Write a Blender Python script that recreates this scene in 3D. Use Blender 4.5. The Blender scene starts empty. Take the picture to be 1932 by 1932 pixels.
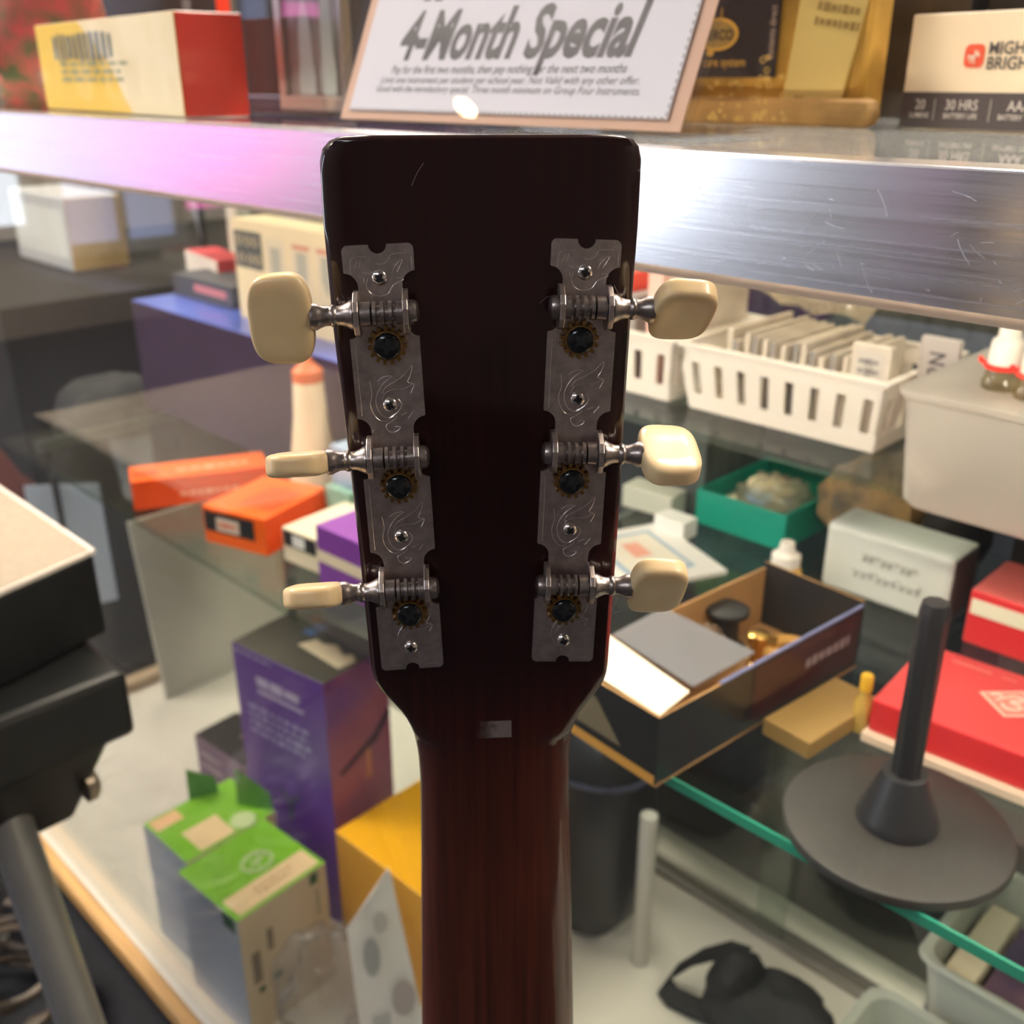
import bpy, math, random
from mathutils import Vector, Matrix, noise
PI = math.pi
sc = bpy.context.scene
COL = sc.collection

# ------------------------------------------------------------------ camera
CAM = Vector((0.0, 0.0, 0.993))
FPX, CPX = 1934.0, 966.0
PITCH, YAW = math.radians(22.9765), math.radians(44.8729)
FWD = Vector((-math.sin(YAW) * math.cos(PITCH), math.cos(YAW) * math.cos(PITCH), -math.sin(PITCH)))
RGT = Vector((math.cos(YAW), math.sin(YAW), 0.0))
UPV = RGT.cross(FWD)
cd = bpy.data.cameras.new('camera')
cam = bpy.data.objects.new('camera', cd)
COL.objects.link(cam)
cam.matrix_world = Matrix(((RGT.x, UPV.x, -FWD.x, CAM.x), (RGT.y, UPV.y, -FWD.y, CAM.y), (RGT.z, UPV.z, -FWD.z, CAM.z), (0, 0, 0, 1)))
cd.sensor_width = 36.0
cd.lens = 36.0 * FPX / 1932.0
cd.clip_start = 0.01
cd.dof.use_dof = True
cd.dof.focus_distance = 0.252
cd.dof.aperture_fstop = 17.0
sc.camera = cam

# ------------------------------------------------------------------ world, exposure
w = bpy.data.worlds.new('world'); sc.world = w; w.use_nodes = True
w.node_tree.nodes['Background'].inputs[0].default_value = (0.55, 0.68, 0.9, 1)
w.node_tree.nodes['Background'].inputs[1].default_value = 0.3
sc.view_settings.view_transform = 'Standard'
sc.view_settings.look = 'None'
sc.view_settings.exposure = 0.93
sc.view_settings.gamma = 1.0
sc.view_settings.use_curve_mapping = False
sc.cycles.transparent_max_bounces = 32
sc.cycles.max_bounces = 10
sc.cycles.sample_clamp_indirect = 4.0
CEIL_E, WIN_E, TUBE_E = 19.0, 1.5, 30.0

# ------------------------------------------------------------------ helpers
def spot(px, py, z):
    d = FWD + RGT * ((px - CPX) / FPX) - UPV * ((py - CPX) / FPX)
    p = CAM + d * ((z - CAM.z) / d.z)
    return (p.x, p.y)

_M = {}
def mat(name, col, rough=0.5, metal=0.0, coat=0.0, var=0.0, scale=40.0, stretch=(1, 1, 1), col2=None, bump=0.0, spec=0.5, trans=0.0, emit=0.0, coat_rough=0.06, sheen=0.0, sss=0.0):
    if name in _M: return _M[name]
    m = bpy.data.materials.new(name); m.use_nodes = True
    nt = m.node_tree; b = nt.nodes['Principled BSDF']
    b.inputs['Base Color'].default_value = (*col, 1)
    b.inputs['Roughness'].default_value = rough
    b.inputs['Metallic'].default_value = metal
    b.inputs['Coat Weight'].default_value = coat
    b.inputs['Coat Roughness'].default_value = coat_rough
    b.inputs['Specular IOR Level'].default_value = spec
    b.inputs['Transmission Weight'].default_value = trans
    if sss:
        b.inputs['Subsurface Weight'].default_value = sss
        b.inputs['Subsurface Radius'].default_value = (0.004, 0.003, 0.0015)
        b.inputs['Subsurface Scale'].default_value = 1.0
    if emit:
        b.inputs['Emission Color'].default_value = (*col, 1)
        b.inputs['Emission Strength'].default_value = emit
    if var or bump or col2:
        tc = nt.nodes.new('ShaderNodeTexCoord'); mp = nt.nodes.new('ShaderNodeMapping')
        mp.inputs['Scale'].default_value = stretch
        nz = nt.nodes.new('ShaderNodeTexNoise'); nz.inputs['Scale'].default_value = scale; nz.inputs['Detail'].default_value = 5
        nt.links.new(tc.outputs['Object'], mp.inputs['Vector']); nt.links.new(mp.outputs['Vector'], nz.inputs['Vector'])
        if var or col2:
            rp = nt.nodes.new('ShaderNodeValToRGB')
            c2 = col2 if col2 else tuple(max(0, c * (1 - var)) for c in col)
            rp.color_ramp.elements[0].color = (*c2, 1); rp.color_ramp.elements[1].color = (*col, 1)
            rp.color_ramp.elements[0].position = 0.35; rp.color_ramp.elements[1].position = 0.65
            nt.links.new(nz.outputs['Fac'], rp.inputs['Fac']); nt.links.new(rp.outputs['Color'], b.inputs['Base Color'])
        if bump:
            bp = nt.nodes.new('ShaderNodeBump'); bp.inputs['Strength'].default_value = bump; bp.inputs['Distance'].default_value = 0.001
            nt.links.new(nz.outputs['Fac'], bp.inputs['Height']); nt.links.new(bp.outputs['Normal'], b.inputs['Normal'])
    _M[name] = m
    return m

def glass(name, tint=(0.97, 0.985, 0.975), ior=1.45, rough=0.0, haze=0.0, hazecol=(0.9, 0.9, 0.9)):
    """window glass: clear straight-through light plus a fresnel mirror coat"""
    if name in _M: return _M[name]
    m = bpy.data.materials.new(name); m.use_nodes = True
    nt = m.node_tree; nt.nodes.remove(nt.nodes['Principled BSDF'])
    out = nt.nodes['Material Output']
    t = nt.nodes.new('ShaderNodeBsdfTransparent'); t.inputs[0].default_value = (*tint, 1)
    g = nt.nodes.new('ShaderNodeBsdfGlossy'); g.inputs['Roughness'].default_value = rough
    fr = nt.nodes.new('ShaderNodeFresnel'); fr.inputs['IOR'].default_value = ior
    mx = nt.nodes.new('ShaderNodeMixShader')
    src = t.outputs[0]
    if haze:
        d = nt.nodes.new('ShaderNodeBsdfDiffuse'); d.inputs[0].default_value = (*hazecol, 1)
        tl = nt.nodes.new('ShaderNodeBsdfTranslucent'); tl.inputs[0].default_value = (*hazecol, 1)
        ad = nt.nodes.new('ShaderNodeMixShader'); ad.inputs[0].default_value = 0.5
        nt.links.new(d.outputs[0], ad.inputs[1]); nt.links.new(tl.outputs[0], ad.inputs[2])
        mh = nt.nodes.new('ShaderNodeMixShader'); mh.inputs[0].default_value = haze
        nt.links.new(t.outputs[0], mh.inputs[1]); nt.links.new(ad.outputs[0], mh.inputs[2]); src = mh.outputs[0]
    ge = nt.nodes.new('ShaderNodeNewGeometry'); iv = nt.nodes.new('ShaderNodeMix')      # same reflectance from either face of the pane
    iv.inputs[2].default_value = ior; iv.inputs[3].default_value = 1.0 / ior
    nt.links.new(ge.outputs['Backfacing'], iv.inputs[0]); nt.links.new(iv.outputs[0], fr.inputs['IOR'])
    nt.links.new(fr.outputs[0], mx.inputs[0]); nt.links.new(src, mx.inputs[1]); nt.links.new(g.outputs[0], mx.inputs[2])
    nt.links.new(mx.outputs[0], out.inputs['Surface'])
    _M[name] = m
    return m

class MB:
    def __init__(s): s.v = []; s.f = []; s.m = []
    def add(s, vs, fs, m=0):
        o = len(s.v); s.v += [tuple(v) for v in vs]
        for f in fs: s.f.append(tuple(i + o for i in f)); s.m.append(m)
        return s
    def box(s, x0, y0, z0, x1, y1, z1, m=0):
        """m: one slot, or six slots (front -y, right +x, back +y, left -x, top, bottom)"""
        mm = [m] * 6 if isinstance(m, int) else m
        vs = [(x0, y0, z0), (x1, y0, z0), (x1, y1, z0), (x0, y1, z0), (x0, y0, z1), (x1, y0, z1), (x1, y1, z1), (x0, y1, z1)]
        fs = [(0, 1, 5, 4), (1, 2, 6, 5), (2, 3, 7, 6), (3, 0, 4, 7), (4, 5, 6, 7), (3, 2, 1, 0)]
        o = len(s.v); s.v += vs
        for f, k in zip(fs, mm): s.f.append(tuple(i + o for i in f)); s.m.append(k)
        return s
    def quad(s, a, b, c, d, m=0): return s.add([a, b, c, d], [(0, 1, 2, 3)], m)
    def hexa(s, bot, top, m=0):
        return s.add(list(bot) + list(top), [(0, 1, 5, 4), (1, 2, 6, 5), (2, 3, 7, 6), (3, 0, 4, 7), (4, 5, 6, 7), (3, 2, 1, 0)], m)
    def lathe(s, prof, n=32, axis='Z', m=0, c=(0, 0, 0)):
        vs = []; fs = []
        for r, h in prof:
            for k in range(n):
                a = 2 * PI * k / n; p, q = r * math.cos(a), r * math.sin(a)
                v = (p, q, h) if axis == 'Z' else ((h, p, q) if axis == 'X' else (q, h, p))
                vs.append((v[0] + c[0], v[1] + c[1], v[2] + c[2]))
        for i in range(len(prof) - 1):
            for k in range(n):
                k2 = (k + 1) % n
                fs.append((i * n + k, i * n + k2, (i + 1) * n + k2, (i + 1) * n + k))
        fs.append(tuple(range(n - 1, -1, -1))); L = (len(prof) - 1) * n
        fs.append(tuple(L + k for k in range(n)))
        return s.add(vs, fs, m)
    def tube(s, pts, r, n=8, m=0, closed=False):
        pts = [Vector(p) for p in pts]; N = len(pts); vs = []; fs = []
        up = None
        for i, p in enumerate(pts):
            if closed: t = pts[(i + 1) % N] - pts[i - 1]
            else: t = pts[min(i + 1, N - 1)] - pts[max(i - 1, 0)]
            t.normalize()
            if up is None: up = t.orthogonal().normalized()
            up = (up - t * up.dot(t)).normalized(); b = t.cross(up)
            rr = r[i] if isinstance(r, (list, tuple)) else r
            for k in range(n):
                a = 2 * PI * k / n
                vs.append(p + up * (rr * math.cos(a)) + b * (rr * math.sin(a)))
        for i in range(N if closed else N - 1):
            j = (i + 1) % N
            for k in range(n):
                k2 = (k + 1) % n
                fs.append((i * n + k, i * n + k2, j * n + k2, j * n + k))
        if not closed:
            fs.append(tuple(range(n - 1, -1, -1))); fs.append(tuple((N - 1) * n + k for k in range(n)))
        return s.add(vs, fs, m)
    def prism(s, pts, z0, z1, m=0):
        n = len(pts)
        vs = [(x, y, z0) for x, y in pts] + [(x, y, z1) for x, y in pts]
        fs = [(k, (k + 1) % n, n + (k + 1) % n, n + k) for k in range(n)] + [tuple(range(n - 1, -1, -1)), tuple(range(n, 2 * n))]
        return s.add(vs, fs, m)
    def mesh(s, name, mats):
        me = bpy.data.meshes.new(name); me.from_pydata(s.v, [], s.f); me.validate()
        for x in (mats if isinstance(mats, (list, tuple)) else [mats]): me.materials.append(x)
        if len(me.polygons) == len(s.m): me.polygons.foreach_set('material_index', s.m)
        return me
    def build(s, name, mats, parent=None, smooth=False, bevel=0.0, loc=None, rotz=0.0, subd=0):
        me = s.mesh(name, mats)
        if smooth: me.polygons.foreach_set('use_smooth', [True] * len(me.polygons))
        return place(name, me, parent, bevel, loc, rotz, subd, smooth)

def place(name, me, parent=None, bevel=0.0, loc=None, rotz=0.0, subd=0, smooth=False):
    o = bpy.data.objects.new(name, me); COL.objects.link(o); o.parent = parent
    if loc is not None: o.location = loc
    if rotz: o.rotation_euler = (0, 0, rotz)
    if bevel:
        b = o.modifiers.new('bevel', 'BEVEL'); b.width = bevel; b.segments = 2; b.limit_method = 'ANGLE'; b.angle_limit = math.radians(40)
    if subd:
        d = o.modifiers.new('subd', 'SUBSURF'); d.levels = subd; d.render_levels = subd
    if smooth and not subd:
        try:
            me.set_sharp_from_angle(angle=math.radians(38))
        except Exception: pass
    return o

def tag(o, label, cat, group=None, kind=None):
    o['label'] = label; o['category'] = cat
    if group: o['group'] = group
    if kind: o['kind'] = kind
    return o
def struct(o): o['kind'] = 'structure'; return o
def thing(name, label, cat, loc=(0, 0, 0), rotz=0.0, group=None):
    o = bpy.data.objects.new(name, None); COL.objects.link(o)
    o.empty_display_size = 0.02; o.location = loc; o.rotation_euler = (0, 0, rotz)
    return tag(o, label, cat, group)

def text_mesh(s, size, shear=0.0, bold=0.0, xs=1.0, align='LEFT', space=1.0):
    cu = bpy.data.curves.new('text', 'FONT'); cu.body = s; cu.size = size; cu.shear = shear; cu.offset = bold
    cu.align_x = align; cu.space_character = space; cu.resolution_u = 3
    o = bpy.data.objects.new('text', cu); COL.objects.link(o)
    dg = bpy.context.evaluated_depsgraph_get()
    me = bpy.data.meshes.new_from_object(o.evaluated_get(dg))
    bpy.data.objects.remove(o)
    for v in me.vertices: v.co.x *= xs
    return me

def face_matrix(dim, face, e=0.0004):
    W, D, H = dim
    X, Y, Z = Vector((1, 0, 0)), Vector((0, 1, 0)), Vector((0, 0, 1))
    o, u, v = {'front': (Vector((0, -e, 0)), X, Z), 'right': (Vector((W + e, 0, 0)), Y, Z), 'left': (Vector((-e, D, 0)), -Y, Z),
               'top': (Vector((0, 0, H + e)), X, Y), 'topr': (Vector((W, 0, H + e)), Y, -X), 'back': (Vector((W, D + e, 0)), -X, Z)}[face]
    n = u.cross(v)
    return Matrix(((u.x, v.x, n.x, o.x), (u.y, v.y, n.y, o.y), (u.z, v.z, n.z, o.z), (0, 0, 0, 1)))

def put_text(parent, dim, face, s, u, v, size, m, shear=0.0, bold=0.0, xs=1.0, align='LEFT', rot=0.0, e=0.0007, space=1.0, name='printed_text', M=None, flip=False):
    me = text_mesh(s, size, shear, bold, xs, align, space)
    me.materials.clear(); me.materials.append(m)
    if flip:
        for vv in me.vertices: vv.co.x *= -1
    o = bpy.data.objects.new(name, me); COL.objects.link(o); o.parent = parent
    F = M if M is not None else face_matrix(dim, face, e)
    o.matrix_local = F @ Matrix.Translation((u, v, 0)) @ Matrix.Rotation(rot, 4, 'Z')
    return o

def decal(parent, dim, face, pts, m, name='label', e=0.0004, M=None):
    F = M if M is not None else face_matrix(dim, face, e)
    mb = MB(); mb.add([F @ Vector((x, y, 0)) for x, y in pts], [tuple(range(len(pts)))])
    return mb.build(name, m, parent)
def rect(u0, v0, u1, v1): return [(u0, v0), (u1, v0), (u1, v1), (u0, v1)]
def ellipse(cx, cy, a, b, n=24): return [(cx + a * math.cos(2 * PI * k / n), cy + b * math.sin(2 * PI * k / n)) for k in range(n)]

def scribble(parent, dim, face, u0, v0, u1, v1, rows, m, seed=1, fill=0.6, e=0.0006, name='fine_print', M=None, wmin=0.05, wmax=0.16):
    """rows of small word-like marks: print too blurred to read"""
    rnd = random.Random(seed); F = M if M is not None else face_matrix(dim, face, e)
    mb = MB(); rh = (v1 - v0) / rows
    for r in range(rows):
        y0 = v1 - (r + 1) * rh + rh * (1 - fill) / 2; y1 = y0 + rh * fill
        x = u0; end = u1 - rnd.random() * 0.2 * (u1 - u0)
        while x < end:
            wd = (wmin + rnd.random() * (wmax - wmin)) * (u1 - u0); x2 = min(x + wd, end)
            j = rnd.random() * rh * 0.12
            mb.add([F @ Vector(p) for p in ((x, y0 + j, 0), (x2, y0 + j, 0), (x2, y1 - j, 0), (x, y1 - j, 0))], [(0, 1, 2, 3)])
            x = x2 + 0.035 * (u1 - u0)
    return mb.build(name, m, parent)

def carton(name, label, A, wd, dp, h, z, cols, rotz=0.0, cat='box', group=None, bevel=0.0008, B=None):
    """closed cardboard box. A: front-left foot; cols: slots front,right,back,left,top,bottom"""
    if B is not None:
        rotz = math.atan2(B[1] - A[1], B[0] - A[0]); wd = wd or math.hypot(B[0] - A[0], B[1] - A[1])
    t = thing(name, label, cat, (A[0], A[1], z), rotz, group)
    mats = []; idx = []
    for c_ in cols:
        if c_ not in mats: mats.append(c_)
        idx.append(mats.index(c_))
    MB().box(0, 0, 0, wd, dp, h, idx).build('carton_body', mats, t, bevel=bevel)
    return t, (wd, dp, h)

def blob(a, b, c, seed=0, amp=0.15, freq=3.0, n=28, p=2.0, flat=None):
    """lumpy closed surface with half-axes a,b,c"""
    mb = MB(); vs = []; fs = []; m = n // 2
    for i in range(m + 1):
        th = PI * i / m
        for k in range(n):
            ph = 2 * PI * k / n
            d = Vector((math.sin(th) * math.cos(ph), math.sin(th) * math.sin(ph), math.cos(th)))
            q = (abs(d.x) ** p + abs(d.y) ** p + abs(d.z) ** p) ** (-1.0 / p)
            q *= 1 + amp * noise.noise(d * freq + Vector((seed * 7.1, seed * 3.3, seed * 1.7)))
            v = Vector((d.x * a * q, d.y * b * q, d.z * c * q))
            if flat is not None: v.z = max(v.z, flat)
            vs.append(v)
    for i in range(m):
        for k in range(n):
            k2 = (k + 1) % n
            fs.append((i * n + k, (i + 1) * n + k, (i + 1) * n + k2, i * n + k2))
    return mb.add(vs, fs)

# ------------------------------------------------------------------ shared materials
WHITE = mat('white_card', (0.82, 0.8, 0.76), 0.5)
CREAM = mat('cream_card', (0.8, 0.68, 0.5), 0.5)
BLACK = mat('black_card', (0.012, 0.011, 0.012), 0.45)
INK = mat('black_ink', (0.02, 0.02, 0.022), 0.5)
GREYINK = mat('grey_ink', (0.16, 0.15, 0.15), 0.5)
PALEINK = mat('pale_ink', (0.55, 0.5, 0.62), 0.5)
WHITEINK = mat('white_ink', (0.85, 0.83, 0.8), 0.5)
ALU = None
GLASS = glass('clear_glass')
ACRYL = glass('clear_acrylic', (0.96, 0.96, 0.97), 1.4)
FILM = glass('clear_film', (0.93, 0.93, 0.94), 1.35, 0.12, 0.10)

# rail: brushed aluminium
def brushed():
    m = mat('brushed_aluminium', (0.78, 0.79, 0.84), 0.24, 1.0)
    nt = m.node_tree; b = nt.nodes['Principled BSDF']
    tc = nt.nodes.new('ShaderNodeTexCoord'); mp = nt.nodes.new('ShaderNodeMapping'); mp.inputs['Scale'].default_value = (4, 60, 900)
    nz = nt.nodes.new('ShaderNodeTexNoise'); nz.inputs['Scale'].default_value = 1.0; nz.inputs['Detail'].default_value = 4
    nt.links.new(tc.outputs['Object'], mp.inputs['Vector']); nt.links.new(mp.outputs['Vector'], nz.inputs['Vector'])
    mr = nt.nodes.new('ShaderNodeMapRange'); mr.inputs['To Min'].default_value = 0.16; mr.inputs['To Max'].default_value = 0.34
    nt.links.new(nz.outputs['Fac'], mr.inputs['Value']); nt.links.new(mr.outputs['Result'], b.inputs['Roughness'])
    bp = nt.nodes.new('ShaderNodeBump'); bp.inputs['Strength'].default_value = 0.05; bp.inputs['Distance'].default_value = 0.0005
    nt.links.new(nz.outputs['Fac'], bp.inputs['Height']); nt.links.new(bp.outputs['Normal'], b.inputs['Normal'])
    return m
ALU = brushed()

# ================================================================== SETTING: the shop room
X0, X1, Y0, Y1, ZC = -4.4, 3.2, -4.2, 2.7, 2.9
struct(MB().box(X0, Y0, -0.05, X1, Y1, 0).build('floor', mat('dark_carpet', (0.012, 0.014, 0.022), 0.9, var=0.4, scale=60)))
struct(MB().box(X0, Y0, ZC, X1, Y1, ZC + 0.05).build('ceiling', mat('ceiling_tile', (0.5, 0.48, 0.45), 0.9)))
wallm = mat('shop_wall', (0.22, 0.19, 0.17), 0.8, var=0.15, scale=2)
struct(MB().box(X0, Y1, 0, X1, Y1 + 0.1, ZC).build('wall_back', mat('back_wall', (0.05, 0.045, 0.042), 0.8, var=0.3, scale=3)))
struct(MB().box(X1, Y0, 0, X1 + 0.1, Y1, ZC).build('wall_right', wallm))
struct(MB().box(X0, Y0 - 0.1, 0, X1, Y0, ZC).build('wall_front', wallm))
struct(MB().box(X0 - 0.1, Y0, 0, X0, Y1, ZC).build('wall_left', wallm))
sky = mat('daylight_pane', (0.5, 0.6, 1.0), 0.2, emit=WIN_E * .36)
skyb = mat('bright_daylight_pane', (0.78, 0.87, 1.0), 0.2, emit=WIN_E * 1.05)
pinkp = mat('pink_glow_pane', (1.0, 0.20, 0.58), 0.2, emit=WIN_E * 1.05)  # added glowing pane, puts a pink reflection into the rail
frm = mat('window_frame_paint', (0.3, 0.3, 0.32), 0.4)
wins = [(-0.98, -0.66, 0.45, 2.2, skyb), (-1.62, -1.14, 0.35, 2.2, sky), (-2.2, -1.68, 0.45, 1.3, pinkp), (-4.1, -2.5, 1.1, 2.2, sky)]
for i, (ya, yb, za, zb, pm) in enumerate(wins):
    o = struct(MB().box(X0 + 0.002, ya, za, X0 + 0.012, yb, zb).build('window_%d' % (i + 1), pm))  # the added pink glow pane is numbered among the windows
    f = MB()
    for (a, b, c_, d) in ((ya - .05, ya, za - .05, zb + .05), (yb, yb + .05, za - .05, zb + .05), (ya, yb, za - .05, za), (ya, yb, zb, zb + .05), ((ya + yb) / 2 - .02, (ya + yb) / 2 + .02, za, zb)):
        f.box(X0 + 0.001, a, c_, X0 + 0.04, b, d)
    f.build('window_frame', frm, o)
o = struct(MB().box(-4.35, Y0 + 0.002, 0.3, -3.75, Y0 + 0.012, 2.2).build('window_5', mat('sunlit_pane', (0.85, 0.92, 1.0), 0.2, emit=WIN_E * 5.0)))
MB().box(-4.39, Y0 + .001, 2.2, -3.7, Y0 + .04, 2.26).box(-4.39, Y0 + .001, .25, -3.7, Y0 + .04, .3).build('window_frame', frm, o)

lampc = mat('shop_lamp_glow', (0.92, 0.95, 1.0), 0.5, emit=CEIL_E * 0.38)
deck_fill = mat('deck_fill_glow', (1.0, 0.86, 0.7), 0.5, emit=CEIL_E * 1.9)  # added lamp, brightens the deck through the front glass
lampm = mat('ceiling_lamp_glow', (1.0, 0.86, 0.70), 0.5, emit=CEIL_E)
for i, (lx, ly) in enumerate(((-2.2, 1.6), (-0.3, 1.6), (1.6, 1.6), (-1.2, -2.8), (0.9, -2.6), (-2.3, -0.5))):
    t = thing('ceiling_light', ['flat ceiling light panel above the left of the staff side', 'flat ceiling light panel straight above the staff side', 'flat ceiling light panel above the right of the staff side', 'flat ceiling light panel over the shop floor near the windows', 'flat ceiling light panel over the shop floor behind the viewer', 'added ceiling light panel brightening the deck, in front of the left end of the case'][i], 'ceiling light', (lx, ly, ZC - 0.03), 0, 'ceiling light panels')
    MB().box(-.6, -.3, -.02, .6, .3, .0).build('diffuser', lampm if i < 3 else (deck_fill if i > 4 else lampc), t)
    fr = MB()
    fr.box(-.63, -.33, -.03, .63, -.3, .03).box(-.63, .3, -.03, .63, .33, .03).box(-.63, -.3, -.03, -.6, .3, .03).box(.6, -.3, -.03, .63, .3, .03)
    fr.build('frame', frm, t)

t = thing('ceiling_spot', 'small warm round ceiling spotlight over the shop floor', 'spotlight', (-3.04, -1.53, ZC))
MB().lathe([(.075, -.03), (.08, -.028), (.08, 0)], 28).build('spot_ring', frm, t, smooth=True)
MB().lathe([(.042, -.036), (.047, -.0305)], 28).build('bulb', mat('spot_glow', (1.0, 0.72, 0.4), 0.4, emit=40.0), t, smooth=True)

# ================================================================== THE DISPLAY CASE
D, TOP, DECK, BACK, LEFT, RIGHT, SH, LSH = 0.315, 0.969, 0.095, 0.845, -1.434, 0.62, 0.642, 0.55
case = thing('display_case', 'long glass shop display case with aluminium top rail', 'display case', (0, 0, 0))
MB().add([(x_, y_, z_) for x_ in (LEFT, RIGHT) for y_, z_ in ((D, .928), (D, TOP - .0009), (D + .0003, TOP - .0003), (D + .0009, TOP), (D + .022, TOP), (D + .022, TOP - .003), (D + .004, TOP - .003), (D + .004, .928))], [(7, 6, 5, 4, 3, 2, 1, 0)[::-1][::-1], tuple(range(8, 16))] + [(k, (k + 1) % 8, 8 + (k + 1) % 8, 8 + k)[::-1] for k in range(8)]).build('front_rail', ALU, case)
MB().box(LEFT, D + 0.006, 0.9235, RIGHT, D + 0.014, 0.9279).build('glass_channel', mat('channel_beige', (0.42, 0.33, 0.25), 0.5), case)
MB().box(LEFT, D + 0.0225, TOP - 0.0065, RIGHT, BACK, TOP - 0.0005).build('counter_top_glass', glass('top_glass', (0.85, 0.87, 0.85), 1.6), case)
MB().box(LEFT, D + 0.0075, DECK, RIGHT, D + 0.0115, 0.926).build('front_glass', GLASS, case)
MB().box(LEFT, D + 0.02, DECK + .001, LEFT + 0.004, BACK, 0.926).build('end_glass', GLASS, case)
deckm = mat('white_laminate', (0.74, 0.69, 0.62), 0.28, var=0.06, scale=6, coat=0.3)
MB().box(LEFT, D + 0.004, DECK - 0.02, RIGHT, BACK + 0.05, DECK).build('deck', deckm, case)
woodm = mat('pine_edge', (0.62, 0.36, 0.13), 0.45, var=0.3, scale=8, stretch=(1, 30, 30))
MB().box(LEFT, D - 0.012, DECK - 0.02, RIGHT, D + 0.0035, DECK + 0.001).build('deck_edge', woodm, case, bevel=0.002)
MB().box(LEFT + .005, D + 0.02, DECK + .0005, LEFT + 0.03, BACK, DECK + 0.016).build('end_trim', mat('tan_trim', (0.45, 0.33, 0.22), 0.5), case)
MB().box(LEFT, D + 0.03, 0.0, RIGHT, BACK, DECK - 0.021).build('plinth', mat('black_plinth', (0.01, 0.01, 0.013), 0.6), case)
track = mat('track_metal', (0.42, 0.39, 0.36), 0.35, 0.7)
MB().box(LEFT + .03, BACK - 0.022, DECK + .0003, RIGHT, BACK - 0.016, DECK + 0.008).build('door_track', track, case)
MB().box(LEFT + .03, BACK - 0.008, DECK + .0003, RIGHT, BACK + 0.0, DECK + 0.012).build('door_track', track, case)
MB().box(LEFT + .03, BACK - 0.022, 0.93, RIGHT, BACK, 0.955).build('door_head_rail', ALU, case)
door = glass('door_glass', (0.86, 0.9, 0.87), 1.75)
MB().box(LEFT + .03, BACK - 0.015, DECK + .008, -0.40, BACK - 0.011, 0.93).build('sliding_door', door, case)
MB().box(-0.44, BACK - 0.006, DECK + .012, RIGHT, BACK - 0.002, 0.93).build('sliding_door', door, case)
MB().box(LEFT - .006, BACK - 0.012, DECK, LEFT + .02, BACK + 0.012, 0.95).build('corner_post', mat('pale_post', (0.66, 0.6, 0.5), 0.4), case)
MB().box(LEFT, BACK + .013, 0.93, RIGHT, BACK + 0.03, TOP).build('back_rail', ALU, case)
# shelves
shelfg = glass('shelf_glass', (0.93, 0.965, 0.945), 1.32)
edgeg = mat('green_glass_edge', (0.04, 0.36, 0.24), 0.15, coat=1.0, trans=0.25)
s1 = MB().box(-0.53, 0.387, SH - 0.006, RIGHT - .01, 0.80, SH).build('glass_shelf', shelfg, case)
MB().box(-0.53, 0.385, SH - 0.006, RIGHT - .01, 0.3868, SH).build('polished_edge', edgeg, s1)
s2 = MB().box(-1.40, 0.437, LSH - 0.006, -0.60, 0.80, LSH).build('glass_shelf', shelfg, case)
MB().box(-1.40, 0.4355, LSH - 0.006, -0.60, 0.4368, LSH).build('polished_edge', shelfg, s2)
s3 = MB().box(-0.66, 0.587, 0.754, RIGHT - .01, 0.80, 0.76).build('glass_shelf', shelfg, case)
MB().box(-0.66, 0.5855, 0.754, RIGHT - .01, 0.5868, 0.76).build('polished_edge', shelfg, s3)
for sx, sz in ((-0.65, 0.76), (0.31, 0.76), (-1.37, LSH), (-0.61, LSH), (-0.52, SH), (0.3, SH)):
    MB().box(sx - .004, 0.60 if sz > .7 else 0.47, sz - 0.022, sx + .004, 0.822, sz - 0.0065).build('shelf_bracket', mat('bracket_steel', (0.3, 0.3, 0.3), 0.35, 0.8), case)
for sx_, sy_, a_, b_ in ((-1.233, .404, .022, .014), (-.392, .735, .014, .010)):
    MB().prism([(sx_ + a_ * math.cos(k * PI / 10) * (1 + .15 * math.sin(3 * k)), sy_ + b_ * math.sin(k * PI / 10)) for k in range(20)], DECK + .0002, DECK + .0004).build('stain', mat('tan_stain', (.55, .40, .24), .5), case)
# strip lamp inside the top rail
lt = thing('strip_lamp', 'slim strip lamp inside the case behind the top rail', 'lamp', (0, 0, 0))
MB().box(LEFT + .06, D + 0.02, 0.946, RIGHT - .05, D + 0.045, 0.9615).build('housing', mat('lamp_housing', (0.6, 0.6, 0.6), 0.4), lt)
MB().lathe([(0.006, LEFT + .07), (0.006, RIGHT - .06)], 12, 'X', c=(0, D + 0.033, 0.9395)).build('tube', mat('strip_glow', (1.0, 0.87, 0.70), 0.4, emit=TUBE_E), lt, smooth=True)
# scratches on the rail
rnd = random.Random(11); sm = MB()
for k in range(70):
    cx = -0.32 + rnd.random() * 0.24; cz = 0.932 + rnd.random() * 0.032; L = 0.0012 + rnd.random() ** 3 * 0.010; a = rnd.gauss(0.0, 0.5) if rnd.random() < .7 else rnd.random() * PI
    bend = rnd.gauss(0, 0.25); pts = []
    for i in range(5):
        q = (i / 4 - .5) * L
        pts.append((cx + q * math.cos(a) - bend * q * q / L * math.sin(a), D - 0.00002, min(.9675, max(.9295, cz + q * math.sin(a) + bend * q * q / L * math.cos(a)))))
    sm.tube(pts, 0.00003 + rnd.random() * 0.00005, 4)
sm.build('scratches', mat('scratch_bright', (0.95, 0.95, 0.97), 0.5, 0.4), case)['kind'] = 'stuff'

# ================================================================== THE GUITAR
GO = Vector((-0.17544113, 0.16662241, 0.89863229))
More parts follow.
